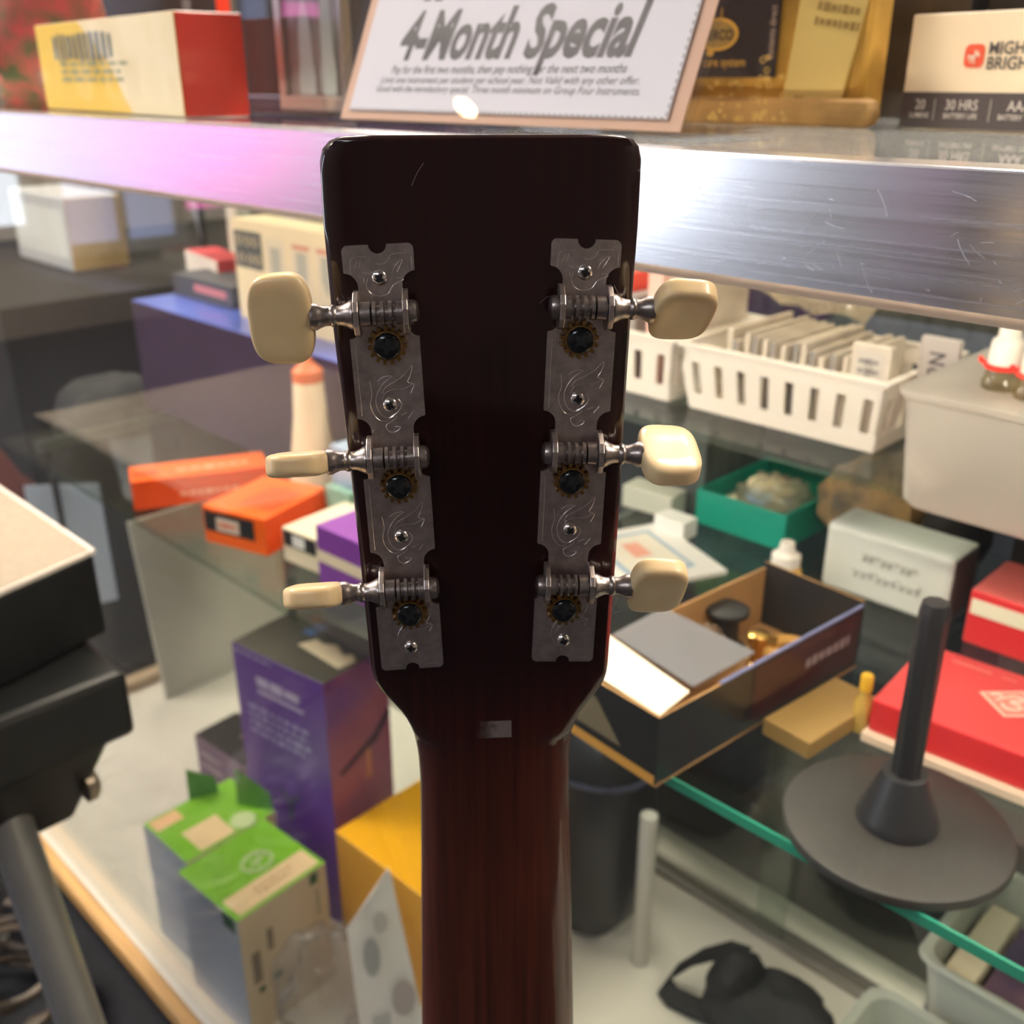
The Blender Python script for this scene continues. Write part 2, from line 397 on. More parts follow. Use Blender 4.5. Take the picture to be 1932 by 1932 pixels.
# frame fitted with the earlier camera is re-expressed in this camera's axes
_Z0, _a, _b, _g, _x0, _y0 = 0.25950974, 0.35661648, -0.06345359, -0.00445793, -0.00677251, -0.00753045
RM = Matrix.Rotation(_a, 3, 'X') @ Matrix.Rotation(_b, 3, 'Y') @ Matrix.Rotation(_g, 3, 'Z')
def c2w(v): return RGT * v[0] - UPV * v[1] + FWD * v[2]
GXv, GYv, GZv = c2w(RM.col[0]), -c2w(RM.col[1]), -c2w(RM.col[2])
GO = CAM + c2w((_x0, _y0, _Z0))
guitar = thing('acoustic_guitar', 'dark reddish-brown guitar seen from behind, headstock with cream tuning buttons', 'guitar')
MM = 0.001
guitar.matrix_world = Matrix(((GXv.x, GYv.x, GZv.x, GO.x), (GXv.y, GYv.y, GZv.y, GO.y), (GXv.z, GYv.z, GZv.z, GO.z), (0, 0, 0, 1)))

def guitar_wood():
    m = bpy.data.materials.new('dark_burst_lacquer'); m.use_nodes = True
    nt = m.node_tree; b = nt.nodes['Principled BSDF']
    tc = nt.nodes.new('ShaderNodeTexCoord'); mp = nt.nodes.new('ShaderNodeMapping'); mp.inputs['Scale'].default_value = (420, 14, 60)
    nz = nt.nodes.new('ShaderNodeTexNoise'); nz.inputs['Scale'].default_value = 1.0; nz.inputs['Detail'].default_value = 6
    nt.links.new(tc.outputs['Object'], mp.inputs['Vector']); nt.links.new(mp.outputs['Vector'], nz.inputs['Vector'])
    dark = nt.nodes.new('ShaderNodeValToRGB'); red = nt.nodes.new('ShaderNodeValToRGB')
    for r_, c0, c1 in ((dark, (0.0120, 0.0016, 0.0022), (0.021, 0.0028, 0.0031)), (red, (0.040, 0.0085, 0.0050), (0.095, 0.0200, 0.0085))):
        r_.color_ramp.elements[0].color = (*c0, 1); r_.color_ramp.elements[1].color = (*c1, 1)
        r_.color_ramp.elements[0].position = .3; r_.color_ramp.elements[1].position = .7
        nt.links.new(nz.outputs['Fac'], r_.inputs['Fac'])
    sx = nt.nodes.new('ShaderNodeSeparateXYZ'); nt.links.new(tc.outputs['Object'], sx.inputs[0])
    mr = nt.nodes.new('ShaderNodeMapRange'); mr.inputs['From Min'].default_value = -0.055; mr.inputs['From Max'].default_value = -0.125
    nt.links.new(sx.outputs['Y'], mr.inputs['Value'])
    mx = nt.nodes.new('ShaderNodeMixRGB'); nt.links.new(mr.outputs['Result'], mx.inputs[0]); nt.links.new(dark.outputs[0], mx.inputs[1]); nt.links.new(red.outputs[0], mx.inputs[2])
    nt.links.new(mx.outputs[0], b.inputs['Base Color'])
    b.inputs['Roughness'].default_value = 0.4; b.inputs['Specular IOR Level'].default_value = 0.15; b.inputs['Coat Weight'].default_value = 0.85; b.inputs['Coat Roughness'].default_value = 0.07
    n2 = nt.nodes.new('ShaderNodeTexNoise'); n2.inputs['Scale'].default_value = 60; n2.inputs['Detail'].default_value = 3
    m2 = nt.nodes.new('ShaderNodeMapping'); m2.inputs['Scale'].default_value = (1, .25, 1)
    nt.links.new(tc.outputs['Object'], m2.inputs['Vector']); nt.links.new(m2.outputs['Vector'], n2.inputs['Vector'])
    bp = nt.nodes.new('ShaderNodeBump'); bp.inputs['Strength'].default_value = 0.12; bp.inputs['Distance'].default_value = 0.001
    nt.links.new(n2.outputs['Fac'], bp.inputs['Height']); nt.links.new(bp.outputs['Normal'], b.inputs['Coat Normal'])
    return m
GWOOD = guitar_wood()
ST = [(82.5, -29.5, 31), (82.2, -32.2, 33.7), (81.4, -34.2, 35.7), (79.7, -35.9, 37.2), (77, -36.7, 37.8), (57, -36, 37), (34, -35.1, 36.5), (10, -34.2, 35.8), (-14, -33.0, 34.9), (-36, -32.5, 34.5), (-46, -32.3, 34.2), (-53, -31.9, 33.8), (-58, -30.8, 33.3), (-62, -29.2, 32.2), (-66.6, -25.6, 29.3), (-71, -22.8, 26.5), (-75, -20.9, 24.7), (-80, -20.0, 23.9), (-88, -19.7, 23.5), (-99, -20.0, 23.9), (-135, -21.2, 25.0), (-185, -22.8, 26.6), (-330, -26.5, 30.5)]
def lerp_st(y):
    for (ya, la, ra), (yb, lb, rb) in zip(ST, ST[1:]):
        if yb <= y <= ya:
            q = (ya - y) / (ya - yb); q2 = q
            return la + (lb - la) * q2, ra + (rb - ra) * q2
    return ST[-1][1], ST[-1][2]
def sstep(a, b, x):
    t = max(0, min(1, (x - a) / (b - a))); return t * t * (3 - 2 * t)
ys = [82.5, 82.2, 81.8, 81.4, 80.6, 79.7, 78.5, 77, 74] + [70 - 8 * k for k in range(14)] + [-40, -44, -48] + [-50 - 2 * k for k in range(26)] + [-104, -112, -125, -140, -160, -185, -215, -250, -290, -330]
ys = sorted(set(ys), reverse=True)
# half outline of headstock and neck in millimetres: height: (left, right)
sm_ = {77: (-37.17, 38.3), 74: (-37.19, 38.25), 70: (-37.23, 38.19), 62: (-37.25, 38.05), 54: (-37.02, 37.71), 46: (-36.78, 37.37), 38: (-36.55, 37.03), 30: (-36.11, 36.78), 22: (-35.66, 36.55), 14: (-35.22, 36.32), 6: (-34.76, 36.12), -2: (-34.38, 35.95), -10: (-34.02, 35.77), -18: (-33.67, 35.59), -26: (-33.33, 35.3), -34: (-33.04, 34.97), -40: (-32.82, 34.73), -44: (-32.67, 34.58), -48: (-32.52, 34.44), -50: (-32.45, 34.36), -52: (-32.37, 34.29), -54: (-32.3, 34.22), -56: (-32.14, 34.15), -58: (-31.81, 34.01), -60: (-31.25, 33.78), -62: (-30.36, 33.27), -64: (-29.17, 32.49), -66: (-27.75, 31.34), -68: (-26.3, 30), -70: (-24.93, 28.52), -72: (-23.8, 27.3), -74: (-22.92, 26.37), -76: (-22.25, 25.79), -78: (-21.82, 25.39), -80: (-21.6, 25.22), -82: (-21.42, 25.11), -84: (-21.16, 24.96), -86: (-20.81, 24.69), -88: (-20.56, 24.46), -90: (-20.4, 24.33), -92: (-20.32, 24.29), -94: (-20.24, 24.33), -96: (-20.19, 24.37), -98: (-20.17, 24.41), -100: (-20.22, 24.45), -104: (-20.32, 24.55), -112: (-20.54, 24.78), -125: (-20.91, 25.18), -140: (-21.36, 25.65), -160: (-21.99, 26.24), -185: (-22.78, 26.97), -215: (-23.73, 27.86), -250: (-24.84, 28.9), -290: (-26.1, 30.09), -330: (-27.37, 31.29)}
for y in ys:
    if y > 77.5: l, r = lerp_st(y); sm_[y] = (l - .45, r + .45)
vs = []; fs = []; NA = 44; RN = NA + 3
def zback(y): return -5.0 + 2.2 * sstep(-66, -110, y) - 0.5 * math.exp(-((y + 70) / 9) ** 2)
for y in ys:
    l, r = sm_[y]; t = sstep(-56, -100, y); n_ = 16 + (2.5 - 16) * min(1, t * 1.6) if t < .625 else 2.5
    xc, hw = (l + r) / 2, (r - l) / 2; zs = -19.0 + 4.0 * t; zb = zback(y); zf = -20.0
    top = min(0.0, (y - 81.6)) if y > 81.6 else 0
    zb -= max(0, y - 81.7) * 1.0
    for i in range(NA + 1):
        a = PI * i / NA; ca, sa = math.cos(a), math.sin(a)
        q = (abs(ca) ** n_ + abs(sa) ** n_) ** (-1 / n_)
        vs.append(((xc + hw * ca * q) * MM, y * MM, (zs + (zb - zs) * sa * q) * MM))
    vs.append(((xc - hw) * MM, y * MM, zf * MM)); vs.append(((xc + hw) * MM, y * MM, zf * MM))
for i in range(len(ys) - 1):
    for k in range(RN):
        k2 = (k + 1) % RN
        fs.append((i * RN + k, i * RN + k2, (i + 1) * RN + k2, (i + 1) * RN + k))
fs.append(tuple(range(RN - 1, -1, -1))); fs.append(tuple((len(ys) - 1) * RN + k for k in range(RN)))
MB().add(vs, fs).build('headstock_and_neck', GWOOD, guitar, smooth=True)
MB().prism([((sm_[y][0] + .2) * MM, y * MM) for y in ys if y >= -76] + [((sm_[y][1] - .2) * MM, y * MM) for y in reversed(ys) if y >= -76], -22.2 * MM, -20.05 * MM).build('face_veneer', mat('black_veneer', (0.01, 0.008, 0.008), 0.25, coat=.6), guitar)
MB().box(-20.5 * MM, -81 * MM, -28 * MM, 24 * MM, -76.5 * MM, -20.05 * MM).build('nut', mat('bone_nut', (0.8, 0.74, 0.58), 0.4), guitar)
MB().hexa([(-26.3 * MM, -330 * MM, -26.5 * MM), (30.3 * MM, -330 * MM, -26.5 * MM), (23.3 * MM, -81.5 * MM, -26.5 * MM), (-19.8 * MM, -81.5 * MM, -26.5 * MM)], [(-26.3 * MM, -330 * MM, -20.05 * MM), (30.3 * MM, -330 * MM, -20.05 * MM), (23.3 * MM, -81.5 * MM, -20.05 * MM), (-19.8 * MM, -81.5 * MM, -20.05 * MM)]).build('fretboard', mat('rosewood', (0.05, 0.025, 0.018), 0.5, var=.4, scale=200, stretch=(1, .05, 1)), guitar)
# patchy pale strip on the neck back, fainter towards the left
wp = MB()
for i in range(8):
    for j in range(2): pass
def strip_mat():
    m = bpy.data.materials.new('patchy_pale_strip'); m.use_nodes = True
    nt = m.node_tree; b = nt.nodes['Principled BSDF']; b.inputs['Base Color'].default_value = (0.15, 0.12, 0.115, 1); b.inputs['Roughness'].default_value = .4
    tc = nt.nodes.new('ShaderNodeTexCoord'); nz = nt.nodes.new('ShaderNodeTexNoise'); nz.inputs['Scale'].default_value = 420; nz.inputs['Detail'].default_value = 6
    sx = nt.nodes.new('ShaderNodeSeparateXYZ'); nt.links.new(tc.outputs['Object'], sx.inputs[0]); nt.links.new(tc.outputs['Object'], nz.inputs['Vector'])
    mr = nt.nodes.new('ShaderNodeMapRange'); mr.inputs['From Min'].default_value = -0.008; mr.inputs['From Max'].default_value = 0.004; mr.inputs['To Min'].default_value = -.45; mr.inputs['To Max'].default_value = .6
    nt.links.new(sx.outputs['X'], mr.inputs['Value'])
    ad = nt.nodes.new('ShaderNodeMath'); ad.operation = 'ADD'; nt.links.new(nz.outputs['Fac'], ad.inputs[0]); nt.links.new(mr.outputs['Result'], ad.inputs[1])
    r_ = nt.nodes.new('ShaderNodeValToRGB'); r_.color_ramp.elements[0].position = .45; r_.color_ramp.elements[1].position = 1.0; nt.links.new(ad.outputs[0], r_.inputs[0])
    nt.links.new(r_.outputs[0], b.inputs['Alpha'])
    return m
RX0, RX1, RY0, RY1 = -9.0, 6.6, -78.3, -73.2
MB().add([(RX0 * MM, RY0 * MM, (zback(RY0) + .02) * MM), (RX1 * MM, RY0 * MM, (zback(RY0) + .03) * MM), (RX1 * MM, RY1 * MM, (zback(RY1) + .03) * MM), (RX0 * MM, RY1 * MM, (zback(RY1) + .02) * MM), (RX0 * MM, RY0 * MM, (zback(RY0) + .1) * MM), (RX1 * MM, RY0 * MM, (zback(RY0) + .1) * MM), (RX1 * MM, RY1 * MM, (zback(RY1) + .1) * MM), (RX0 * MM, RY1 * MM, (zback(RY1) + .1) * MM)],
         [(0, 1, 5, 4), (1, 2, 6, 5), (2, 3, 7, 6), (3, 0, 4, 7), (4, 5, 6, 7)]).build('pale_strip', strip_mat(), guitar)['label'] = 'patchy pale strip on the back of the neck'

# --- tuner plates
def nickel():
    m = bpy.data.materials.new('aged_nickel_plate'); m.use_nodes = True
    nt = m.node_tree; b = nt.nodes['Principled BSDF']; b.inputs['Metallic'].default_value = 1.0
    tc = nt.nodes.new('ShaderNodeTexCoord'); nz = nt.nodes.new('ShaderNodeTexNoise'); nz.inputs['Scale'].default_value = 260; nz.inputs['Detail'].default_value = 7; nz.inputs['Roughness'].default_value = .7
    n2 = nt.nodes.new('ShaderNodeTexNoise'); n2.inputs['Scale'].default_value = 2600; n2.inputs['Detail'].default_value = 2
    nt.links.new(tc.outputs['Object'], nz.inputs['Vector']); nt.links.new(tc.outputs['Object'], n2.inputs['Vector'])
    r_ = nt.nodes.new('ShaderNodeValToRGB'); r_.color_ramp.elements[0].color = (0.40, 0.335, 0.315, 1); r_.color_ramp.elements[1].color = (0.62, 0.54, 0.51, 1)
    r_.color_ramp.elements[0].position = .3; r_.color_ramp.elements[1].position = .6
    nt.links.new(nz.outputs['Fac'], r_.inputs[0]); nt.links.new(r_.outputs[0], b.inputs['Base Color'])
    mr = nt.nodes.new('ShaderNodeMapRange'); mr.inputs['To Min'].default_value = .28; mr.inputs['To Max'].default_value = .48
    nt.links.new(nz.outputs['Fac'], mr.inputs['Value']); nt.links.new(mr.outputs[0], b.inputs['Roughness'])
    bp = nt.nodes.new('ShaderNodeBump'); bp.inputs['Strength'].default_value = .08; bp.inputs['Distance'].default_value = .0003
    nt.links.new(n2.outputs['Fac'], bp.inputs['Height']); nt.links.new(bp.outputs[0], b.inputs['Normal'])
    return m
NICK = nickel()
STEEL = mat('worn_steel', (0.46, 0.40, 0.375), 0.33, 1.0, var=.25, scale=900)
SCREW = mat('bright_screw', (0.8, 0.76, 0.74), 0.2, 1.0)
GROOVE = mat('engraved_line', (0.95, 0.85, 0.82), 0.3, 1.0)
BRASS = mat('aged_brass', (0.42, 0.25, 0.09), 0.35, 1.0, var=.35, scale=700)
BLKSC = mat('black_screw', (0.02, 0.022, 0.026), 0.22, 0.6, coat=.5)
IVORY = mat('ivory_plastic', (0.80, 0.61, 0.34), 0.38, coat=.25, col2=(0.74, 0.54, 0.28), scale=90, sss=0.15)

def arc(cx, cy, r, a0, a1, n=7): return [(cx + r * math.cos(math.radians(a0 + (a1 - a0) * k / n)), cy + r * math.sin(math.radians(a0 + (a1 - a0) * k / n))) for k in range(n + 1)]
P = 36.4; WW, NW = 8.45, 5.25
def right_side():
    """plate edge, x>0, from the top notch down to the bottom notch; y runs up (y=-along)"""
    p = arc(0, 7.7, 2.15, 270, 360) + [(2.15, 7.7)]
    p += arc(WW - 1.4, 7.7 - 1.4, 1.4, 90, 0)
    def waist(y_in, y_out):        # y_in: lower end of the wide part, y_out: start of next wide part
        q = [(WW, y_in)] + arc(WW + .2, y_in - 3.7, 3.4, 95, 180, 6) + [(NW, y_in - 4.0)]
        q += [(NW, y_out + 3.2)] + arc(WW + .1, y_out + 2.9, 3.0, 180, 268, 6) + [(WW, y_out)]
        return q
    p += waist(1.7, -14.3) + waist(-34.0, -50.4) + waist(-70.2, -86.6)
    bot = -105.6
    p += arc(WW - 1.3, bot + 1.3, 1.3, 0, -90)
    p += [(1.9, bot)] + arc(0, bot, 1.9, 0, 90)
    return p
rs = right_side()
outline = rs + [(-x, y) for x, y in reversed(rs)]
clean = [outline[0]]
for q in outline[1:]:
    if math.hypot(q[0] - clean[-1][0], q[1] - clean[-1][1]) > 0.02: clean.append(q)
if math.hypot(clean[0][0] - clean[-1][0], clean[0][1] - clean[-1][1]) < .02: clean.pop()
plate_me = MB().prism([(x * MM, y * MM) for x, y in clean], -1.0 * MM, 0).mesh('tuner_plate', NICK)

def screw_mesh(R, h, cross, m, name, rec):
    """domed phillips head: dome with a raised cross coloured like the shaded recess"""
    nr, na = 8, 40; mb = MB()
    mb.lathe([(R, -.2 * MM), (R, .12 * h)] + [(R * math.cos(a), .12 * h + .88 * h * math.sin(a)) for a in [PI / 2 * k / nr for k in range(1, nr)]] + [(R * .08, h)], na)
    c_ = cross * R; L = .58 * R; q = .30 * R
    arm = [(L, -c_), (L, c_), (q, c_ * 1.35), (c_ * 1.35, q), (c_, L), (-c_, L), (-c_ * 1.35, q), (-q, c_ * 1.35), (-L, c_), (-L, -c_), (-q, -c_ * 1.35), (-c_ * 1.35, -q), (-c_, -L), (c_, -L), (c_ * 1.35, -q), (q, -c_ * 1.35)]
    n = len(arm); top = h * 1.004
    vs = [(x, y, h * .86 if max(abs(x), abs(y)) > L * .9 else top) for x, y in arm]
    mb.add([(x, y, .12 * h + .88 * h * math.sqrt(max(0, 1 - (math.hypot(x, y) / R) ** 2)) + .05 * h) for x, y in arm] + [(0, 0, h * 1.05)], [(k, (k + 1) % n, n) for k in range(n)], 1)
    me = mb.mesh(name, [m, rec]); me.polygons.foreach_set('use_smooth', [True] * len(me.polygons)); me.set_sharp_from_angle(angle=math.radians(50))
    return me
small_screw = screw_mesh(1.85 * MM, 1.0 * MM, .17, SCREW, 'plate_screw', mat('recess_shade', (.004, .004, .004), .6))  # near-black cross paints the recess shade on the dome
big_screw = screw_mesh(3.3 * MM, 1.4 * MM, .12, BLKSC, 'gear_screw', mat('recess_glint', (.07, .075, .085), .3, .8))  # lighter cross paints the glints of the recess
# gear
gp = []
NT = 15
for k in range(NT):
    for fr_, r in ((-.30, 3.75), (-.20, 4.75), (.20, 4.75), (.30, 3.75)):
        a = 2 * PI * (k + fr_) / NT; gp.append((r * MM * math.cos(a), r * MM * math.sin(a)))
gear_me = MB().prism(gp, 0.25 * MM, 2.2 * MM).lathe([(3.7 * MM, 2.2 * MM), (3.65 * MM, 2.75 * MM), (3.0 * MM, 2.8 * MM)], 32).mesh('gear', BRASS)
# bracket ears: a bent-up pair of hexagonal lugs
ear = [(-5.6, 0), (5.0, 0), (4.9, 3.0), (3.2, 6.6), (1.2, 8.0), (-2.4, 8.0), (-4.6, 6.2), (-5.6, 3.0)]
def ear_mesh(x0):
    mb = MB(); n = len(ear)
    vs = [(x0 * MM, a * MM, z * MM) for a, z in ear] + [((x0 + 1.35) * MM, a * MM, z * MM) for a, z in ear]
    fs = [(k, (k + 1) % n, n + (k + 1) % n, n + k) for k in range(n)] + [tuple(range(n - 1, -1, -1)), tuple(range(n, 2 * n))]
    return mb.add(vs, fs)
ears_me = {s: ear_mesh(NW - .1).mesh('bracket_ear', NICK) if s > 0 else ear_mesh(-NW - 1.25).mesh('bracket_ear', NICK) for s in (1, -1)}
HW = 4.6   # worm axis height
def shaft_mesh(s):
    pr = [(0.3, -9.0), (1.6, -8.8), (2.3, -8.3), (2.5, -7.5), (2.5, -6.65), (2.1, -6.6), (2.1, -5.2), (2.35, -5.1), (2.35, -3.6)]
    x = -3.6
    for k in range(3):
        pr += [(1.65, x + .12), (1.65, x + .75), (2.5, x + .95), (2.5, x + 1.75), (1.65, x + 1.93)]; x += 1.93
    pr += [(2.45, 2.5), (2.5, 4.9), (2.1, 5.1), (2.1, 6.5), (3.0, 6.6), (2.95, 7.2), (2.45, 8.2), (2.05, 9.4), (1.98, 10.4), (2.25, 10.9), (2.3, 11.3), (2.25, 11.7), (1.98, 12.1), (2.0, 13.2), (2.35, 14.4), (2.75, 15.3), (2.75, 16.4), (2.5, 16.6)]
    return MB().lathe([(r * 1.16 * MM, s * h * MM) for r, h in pr], 36, 'X').mesh('worm_shaft', STEEL)
shafts = {s: shaft_mesh(s) for s in (1, -1)}
for me in shafts.values(): me.polygons.foreach_set('use_smooth', [True] * len(me.polygons)); me.set_sharp_from_angle(angle=math.radians(32))
def button_mesh(s):
    a, b, c_ = 7.5, 11.0, 3.45; vs = []; fs = []; n = 14; idx = {}
    def vert(p):
        key = tuple(round(q, 5) for q in p)
        if key in idx: return idx[key]
        x, y, z = p
        q2 = (abs(x) ** 3.4 + abs(y) ** 3.4) ** (1 / 3.4) if (x or y) else 0
        sc2 = max(abs(x), abs(y)) / q2 if q2 else 1       # rounds the face outline
        x, y = x * sc2, y * sc2
        rho = (abs(x) ** 3.4 + abs(y) ** 3.4) ** (1 / 3.4)
        pn = 5.0; L = (rho ** pn + abs(z) ** pn) ** (1 / pn); L = max(L, 1e-6); mxx = max(rho, abs(z)); k = mxx / L
        x, y, z = x * k, y * k, z * k
        X = a * x; Yv = b * y * (1 - .07 * (1 + x) * .5 if True else 1); Zv = c_ * z * (1 - .13 * (1 - min(1, abs(x)) ** 2) * .6 - .10 * (1 - min(1, abs(y)) ** 2))
        vs.append((s * (X + 23.4) * MM, Yv * MM, Zv * MM)); idx[key] = len(vs) - 1
        return idx[key]
    g = [-1 + 2 * i / n for i in range(n + 1)]
    for ax in range(3):
        for sg in (-1, 1):
            for i in range(n):
                for j in range(n):
                    qd = []
                    for (u_, v_) in ((g[i], g[j]), (g[i + 1], g[j]), (g[i + 1], g[j + 1]), (g[i], g[j + 1])):
                        p = [0, 0, 0]; p[ax] = sg; p[(ax + 1) % 3] = u_; p[(ax + 2) % 3] = v_; qd.append(vert(tuple(p)))
                    fs.append(tuple(qd if sg * s > 0 else qd[::-1]))
    me = MB().add(vs, fs).mesh('tuning_button', IVORY); me.polygons.foreach_set('use_smooth', [True] * len(me.polygons))
    return me
buttons = {s: button_mesh(s) for s in (1, -1)}
# engraving strokes traced in the plate's own millimetres
def zc(X, Y): return ((X - 1218 - .0835 * (Y - 458)) / 34.0, -(Y - 458) / 33.4)
SA = [[(985, 420), (982, 330), (1010, 292), (1110, 285)], [(1190, 350), (1240, 352), (1285, 330), (1312, 282), (1430, 275)], [(1472, 300), (1478, 395)], [(1050, 382), (1066, 312)], [(1018, 382), (1036, 320)], [(1320, 425), (1345, 368), (1402, 328), (1358, 420)], [(1075, 408), (1125, 422), (1165, 408)], [(1092, 450), (1094, 492)], [(1122, 455), (1112, 520), (1150, 578), (1220, 602), (1290, 582), (1330, 522), (1412, 480), (1355, 462)]]
SB = [[(1130, 1290), (1150, 1390), (1138, 1480), (1160, 1560), (1210, 1622), (1275, 1640)], [(1320, 1258), (1240, 1322), (1188, 1420), (1190, 1505), (1232, 1580), (1290, 1608), (1335, 1595)], [(1198, 1292), (1240, 1262), (1312, 1254)], [(1238, 1402), (1262, 1350), (1332, 1310), (1410, 1260), (1482, 1178), (1472, 1260), (1450, 1312), (1502, 1330)], [(1236, 1455), (1262, 1398), (1335, 1370), (1420, 1370), (1502, 1330), (1478, 1405)], [(1400, 1592), (1445, 1570)], [(1458, 1622), (1500, 1562)], [(1300, 1650), (1270, 1672), (1282, 1712), (1322, 1736), (1372, 1720), (1388, 1690), (1342, 1688)], [(1310, 1645), (1355, 1608), (1340, 1580)], [(1370, 1450), (1400, 1500), (1370, 1560), (1310, 1600)]]
SC = SB[1:5] 
def smooth_pts(pts, sub=5):
    out = []; n = len(pts)
    for i in range(n - 1):
        p0, p1, p2, p3 = pts[max(i - 1, 0)], pts[i], pts[i + 1], pts[min(i + 2, n - 1)]
        for k in range(sub):
            t = k / sub
            out.append(tuple(.5 * ((2 * p1[d]) + (-p0[d] + p2[d]) * t + (2 * p0[d] - 5 * p1[d] + 4 * p2[d] - p3[d]) * t * t + (-p0[d] + 3 * p1[d] - 3 * p2[d] + p3[d]) * t ** 3) for d in (0, 1)))
    out.append(pts[-1]); return out
eng = MB()
def stroke(pts, dy=0, r=.085):
    q = smooth_pts([zc(*p) for p in pts]) if len(pts) > 2 else [zc(*p) for p in pts]
    eng.tube([(x * MM, (y + dy) * MM, -.01 * MM) for x, y in q], r * MM, 5)
for s_ in SA: stroke(s_)
for s_ in SB: stroke(s_); stroke(s_, -P + .6, .065)
for s_ in SC: stroke(s_, -2 * P + 6.5, .05)
for y0, y1 in ((-15.6, -33.6), (-51.8, -69.8)):
    eng.tube([(-7.2 * MM, y0 * MM, -.02 * MM), (-7.2 * MM, y1 * MM, -.02 * MM)], .07 * MM, 5)
eng.tube([(-5.5 * MM, -104.2 * MM, -.02 * MM), (-2.6 * MM, -104.4 * MM, -.02 * MM)], .05 * MM, 4); eng.tube([(3 * MM, -104.4 * MM, -.02 * MM), (7 * MM, -104.2 * MM, -.02 * MM)], .05 * MM, 4)
eng_me = eng.mesh('engraving', GROOVE)

def sub(name, me, parent, loc=(0, 0, 0), rot=(0, 0, 0), bevel=0, smooth=False):
    o = place(name, me, parent, bevel, loc); o.rotation_euler = rot; return o
rr = random.Random(5)
for s, (ox, oy), ang, turns in ((-1, (-24.35, 50.7), .0368, (4, 75, 69)), (1, (24.91, 51.33), -.0396, (50, -72, 35))):
    P = 35.95 if s < 0 else 36.4
    pl = sub('tuner_plate', plate_me, guitar, (ox * MM, oy * MM, -4 * MM), (0, 0, ang), bevel=.18 * MM)
    pl['label'] = 'engraved nickel plate carrying three tuners, %s side' % ('left' if s < 0 else 'right')
    sub('engraving', eng_me, pl)
    for a in (0, 31.2, 66.5, 99.0):
        sub('plate_screw', small_screw, pl, (0, -a * MM, 0), (0, 0, rr.random() * 1.5))
    for k in range(3):
        ya = -(7.7 + P * k) * MM; yg = -(15.9 + P * k) * MM
        for e_ in (-1, 1): sub('bracket_ear', ears_me[e_], pl, (0, ya, 0), bevel=.2 * MM)
        sub('gear', gear_me, pl, (-s * .6 * MM, yg, 0), (0, 0, rr.random()))
        sub('gear_screw', big_screw, pl, (-s * .6 * MM, yg, 2.75 * MM), (0, 0, rr.random() * 1.5))
        sub('worm_shaft', shafts[s], pl, (0, ya, HW * MM))
        sub('tuning_button', buttons[s], pl, (0, ya, HW * MM), (math.radians(turns[k]), 0, 0))
# front-side string posts
pm = MB().lathe([(3 * MM, -29 * MM), (3 * MM, -22.2 * MM)], 20).mesh('string_post', STEEL)
for s in (-1, 1):
    for k in range(3): sub('string_post', pm, guitar, (s * (24.5 - 1.6 * k) * MM, (34.5 - 36 * k) * MM, 0))
# stray fluff caught on the hardware
fl = mat('grey_fluff', (0.3, 0.25, 0.24), .8)
for pts in ([(34.5, -31, -4.4), (35.2, -31.8, -4.2), (36, -32, -4.2), (36.1, -35, -4.2), (35, -37, -4.2), (34, -38.5, -4.2), (34.8, -40, -4.2), (36.4, -39.2, -4.2), (35.8, -37.6, -4.2)], [(14, 44, -4.7), (15.6, 45.5, -4.5), (17.4, 45.8, -4.4), (17.8, 44.3, -3.8), (18.8, 43.8, -3.5)], [(32.2, 48, -4.6), (33, 46.4, -4.3), (32.6, 44.6, -4.2), (31.6, 43, -4), (32, 42, -3.8), (34, 41, -3.6)], [(-13, 76.5, -4.9), (-14.5, 74.5, -4.9), (-16, 71.5, -4.95)]):
    MB().tube([tuple(c_ * MM for c_ in p) for p in pts], .07 * MM, 4).build('lint_thread', fl, guitar)

# ================================================================== ON THE COUNTER TOP
Z = TOP
A, B = spot(90, 205, Z), spot(350, 222, Z)
YEL = mat('yellow_box_print', (0.80, 0.50, 0.008), .45, coat=.15, col2=(0.80, 0.56, 0.06), scale=9); RED = mat('red_box_print', (0.56, 0.03, 0.018), .35, coat=.8)
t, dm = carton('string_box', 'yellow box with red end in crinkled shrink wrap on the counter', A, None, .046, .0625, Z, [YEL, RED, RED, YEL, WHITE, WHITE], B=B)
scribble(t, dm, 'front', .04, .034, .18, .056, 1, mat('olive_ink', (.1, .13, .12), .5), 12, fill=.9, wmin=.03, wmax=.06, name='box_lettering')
decal(t, dm, 'front', [(.185, .0005), (dm[0] - .0005, .0005), (dm[0] - .0005, dm[2] - .0005), (.10, dm[2] - .0005), (.15, .035)], mat('painted_wrap_sheen', (.8, .68, .42), .5), 'painted_wrap_sheen', e=.0003)  # pale area paints the shrink wrap's reflection onto the box front
scribble(t, dm, 'front', .05, .02, .2, .036, 3, mat('olive_ink2', (.3, .3, .12), .5), 3)
sw = MB(); nx, nz = 22, 8
for i in range(nx + 1):
    for j in range(nz + 1):
        u, v = i / nx * dm[0], j / nz * dm[2]
        sw.v.append((u, -.0012 - .0028 * (noise.noise(Vector((u * 30, v * 60, 2))) + .6) * math.sin(PI * j / nz), v))
for i in range(nx):
    for j in range(nz):
        a0 = i * (nz + 1) + j; sw.f.append((a0, a0 + nz + 1, a0 + nz + 2, a0 + 1)); sw.m.append(0)
sw.build('shrink_wrap', glass('shrink_film', (0.98, .98, .98), 1.10, .10), t, smooth=True)

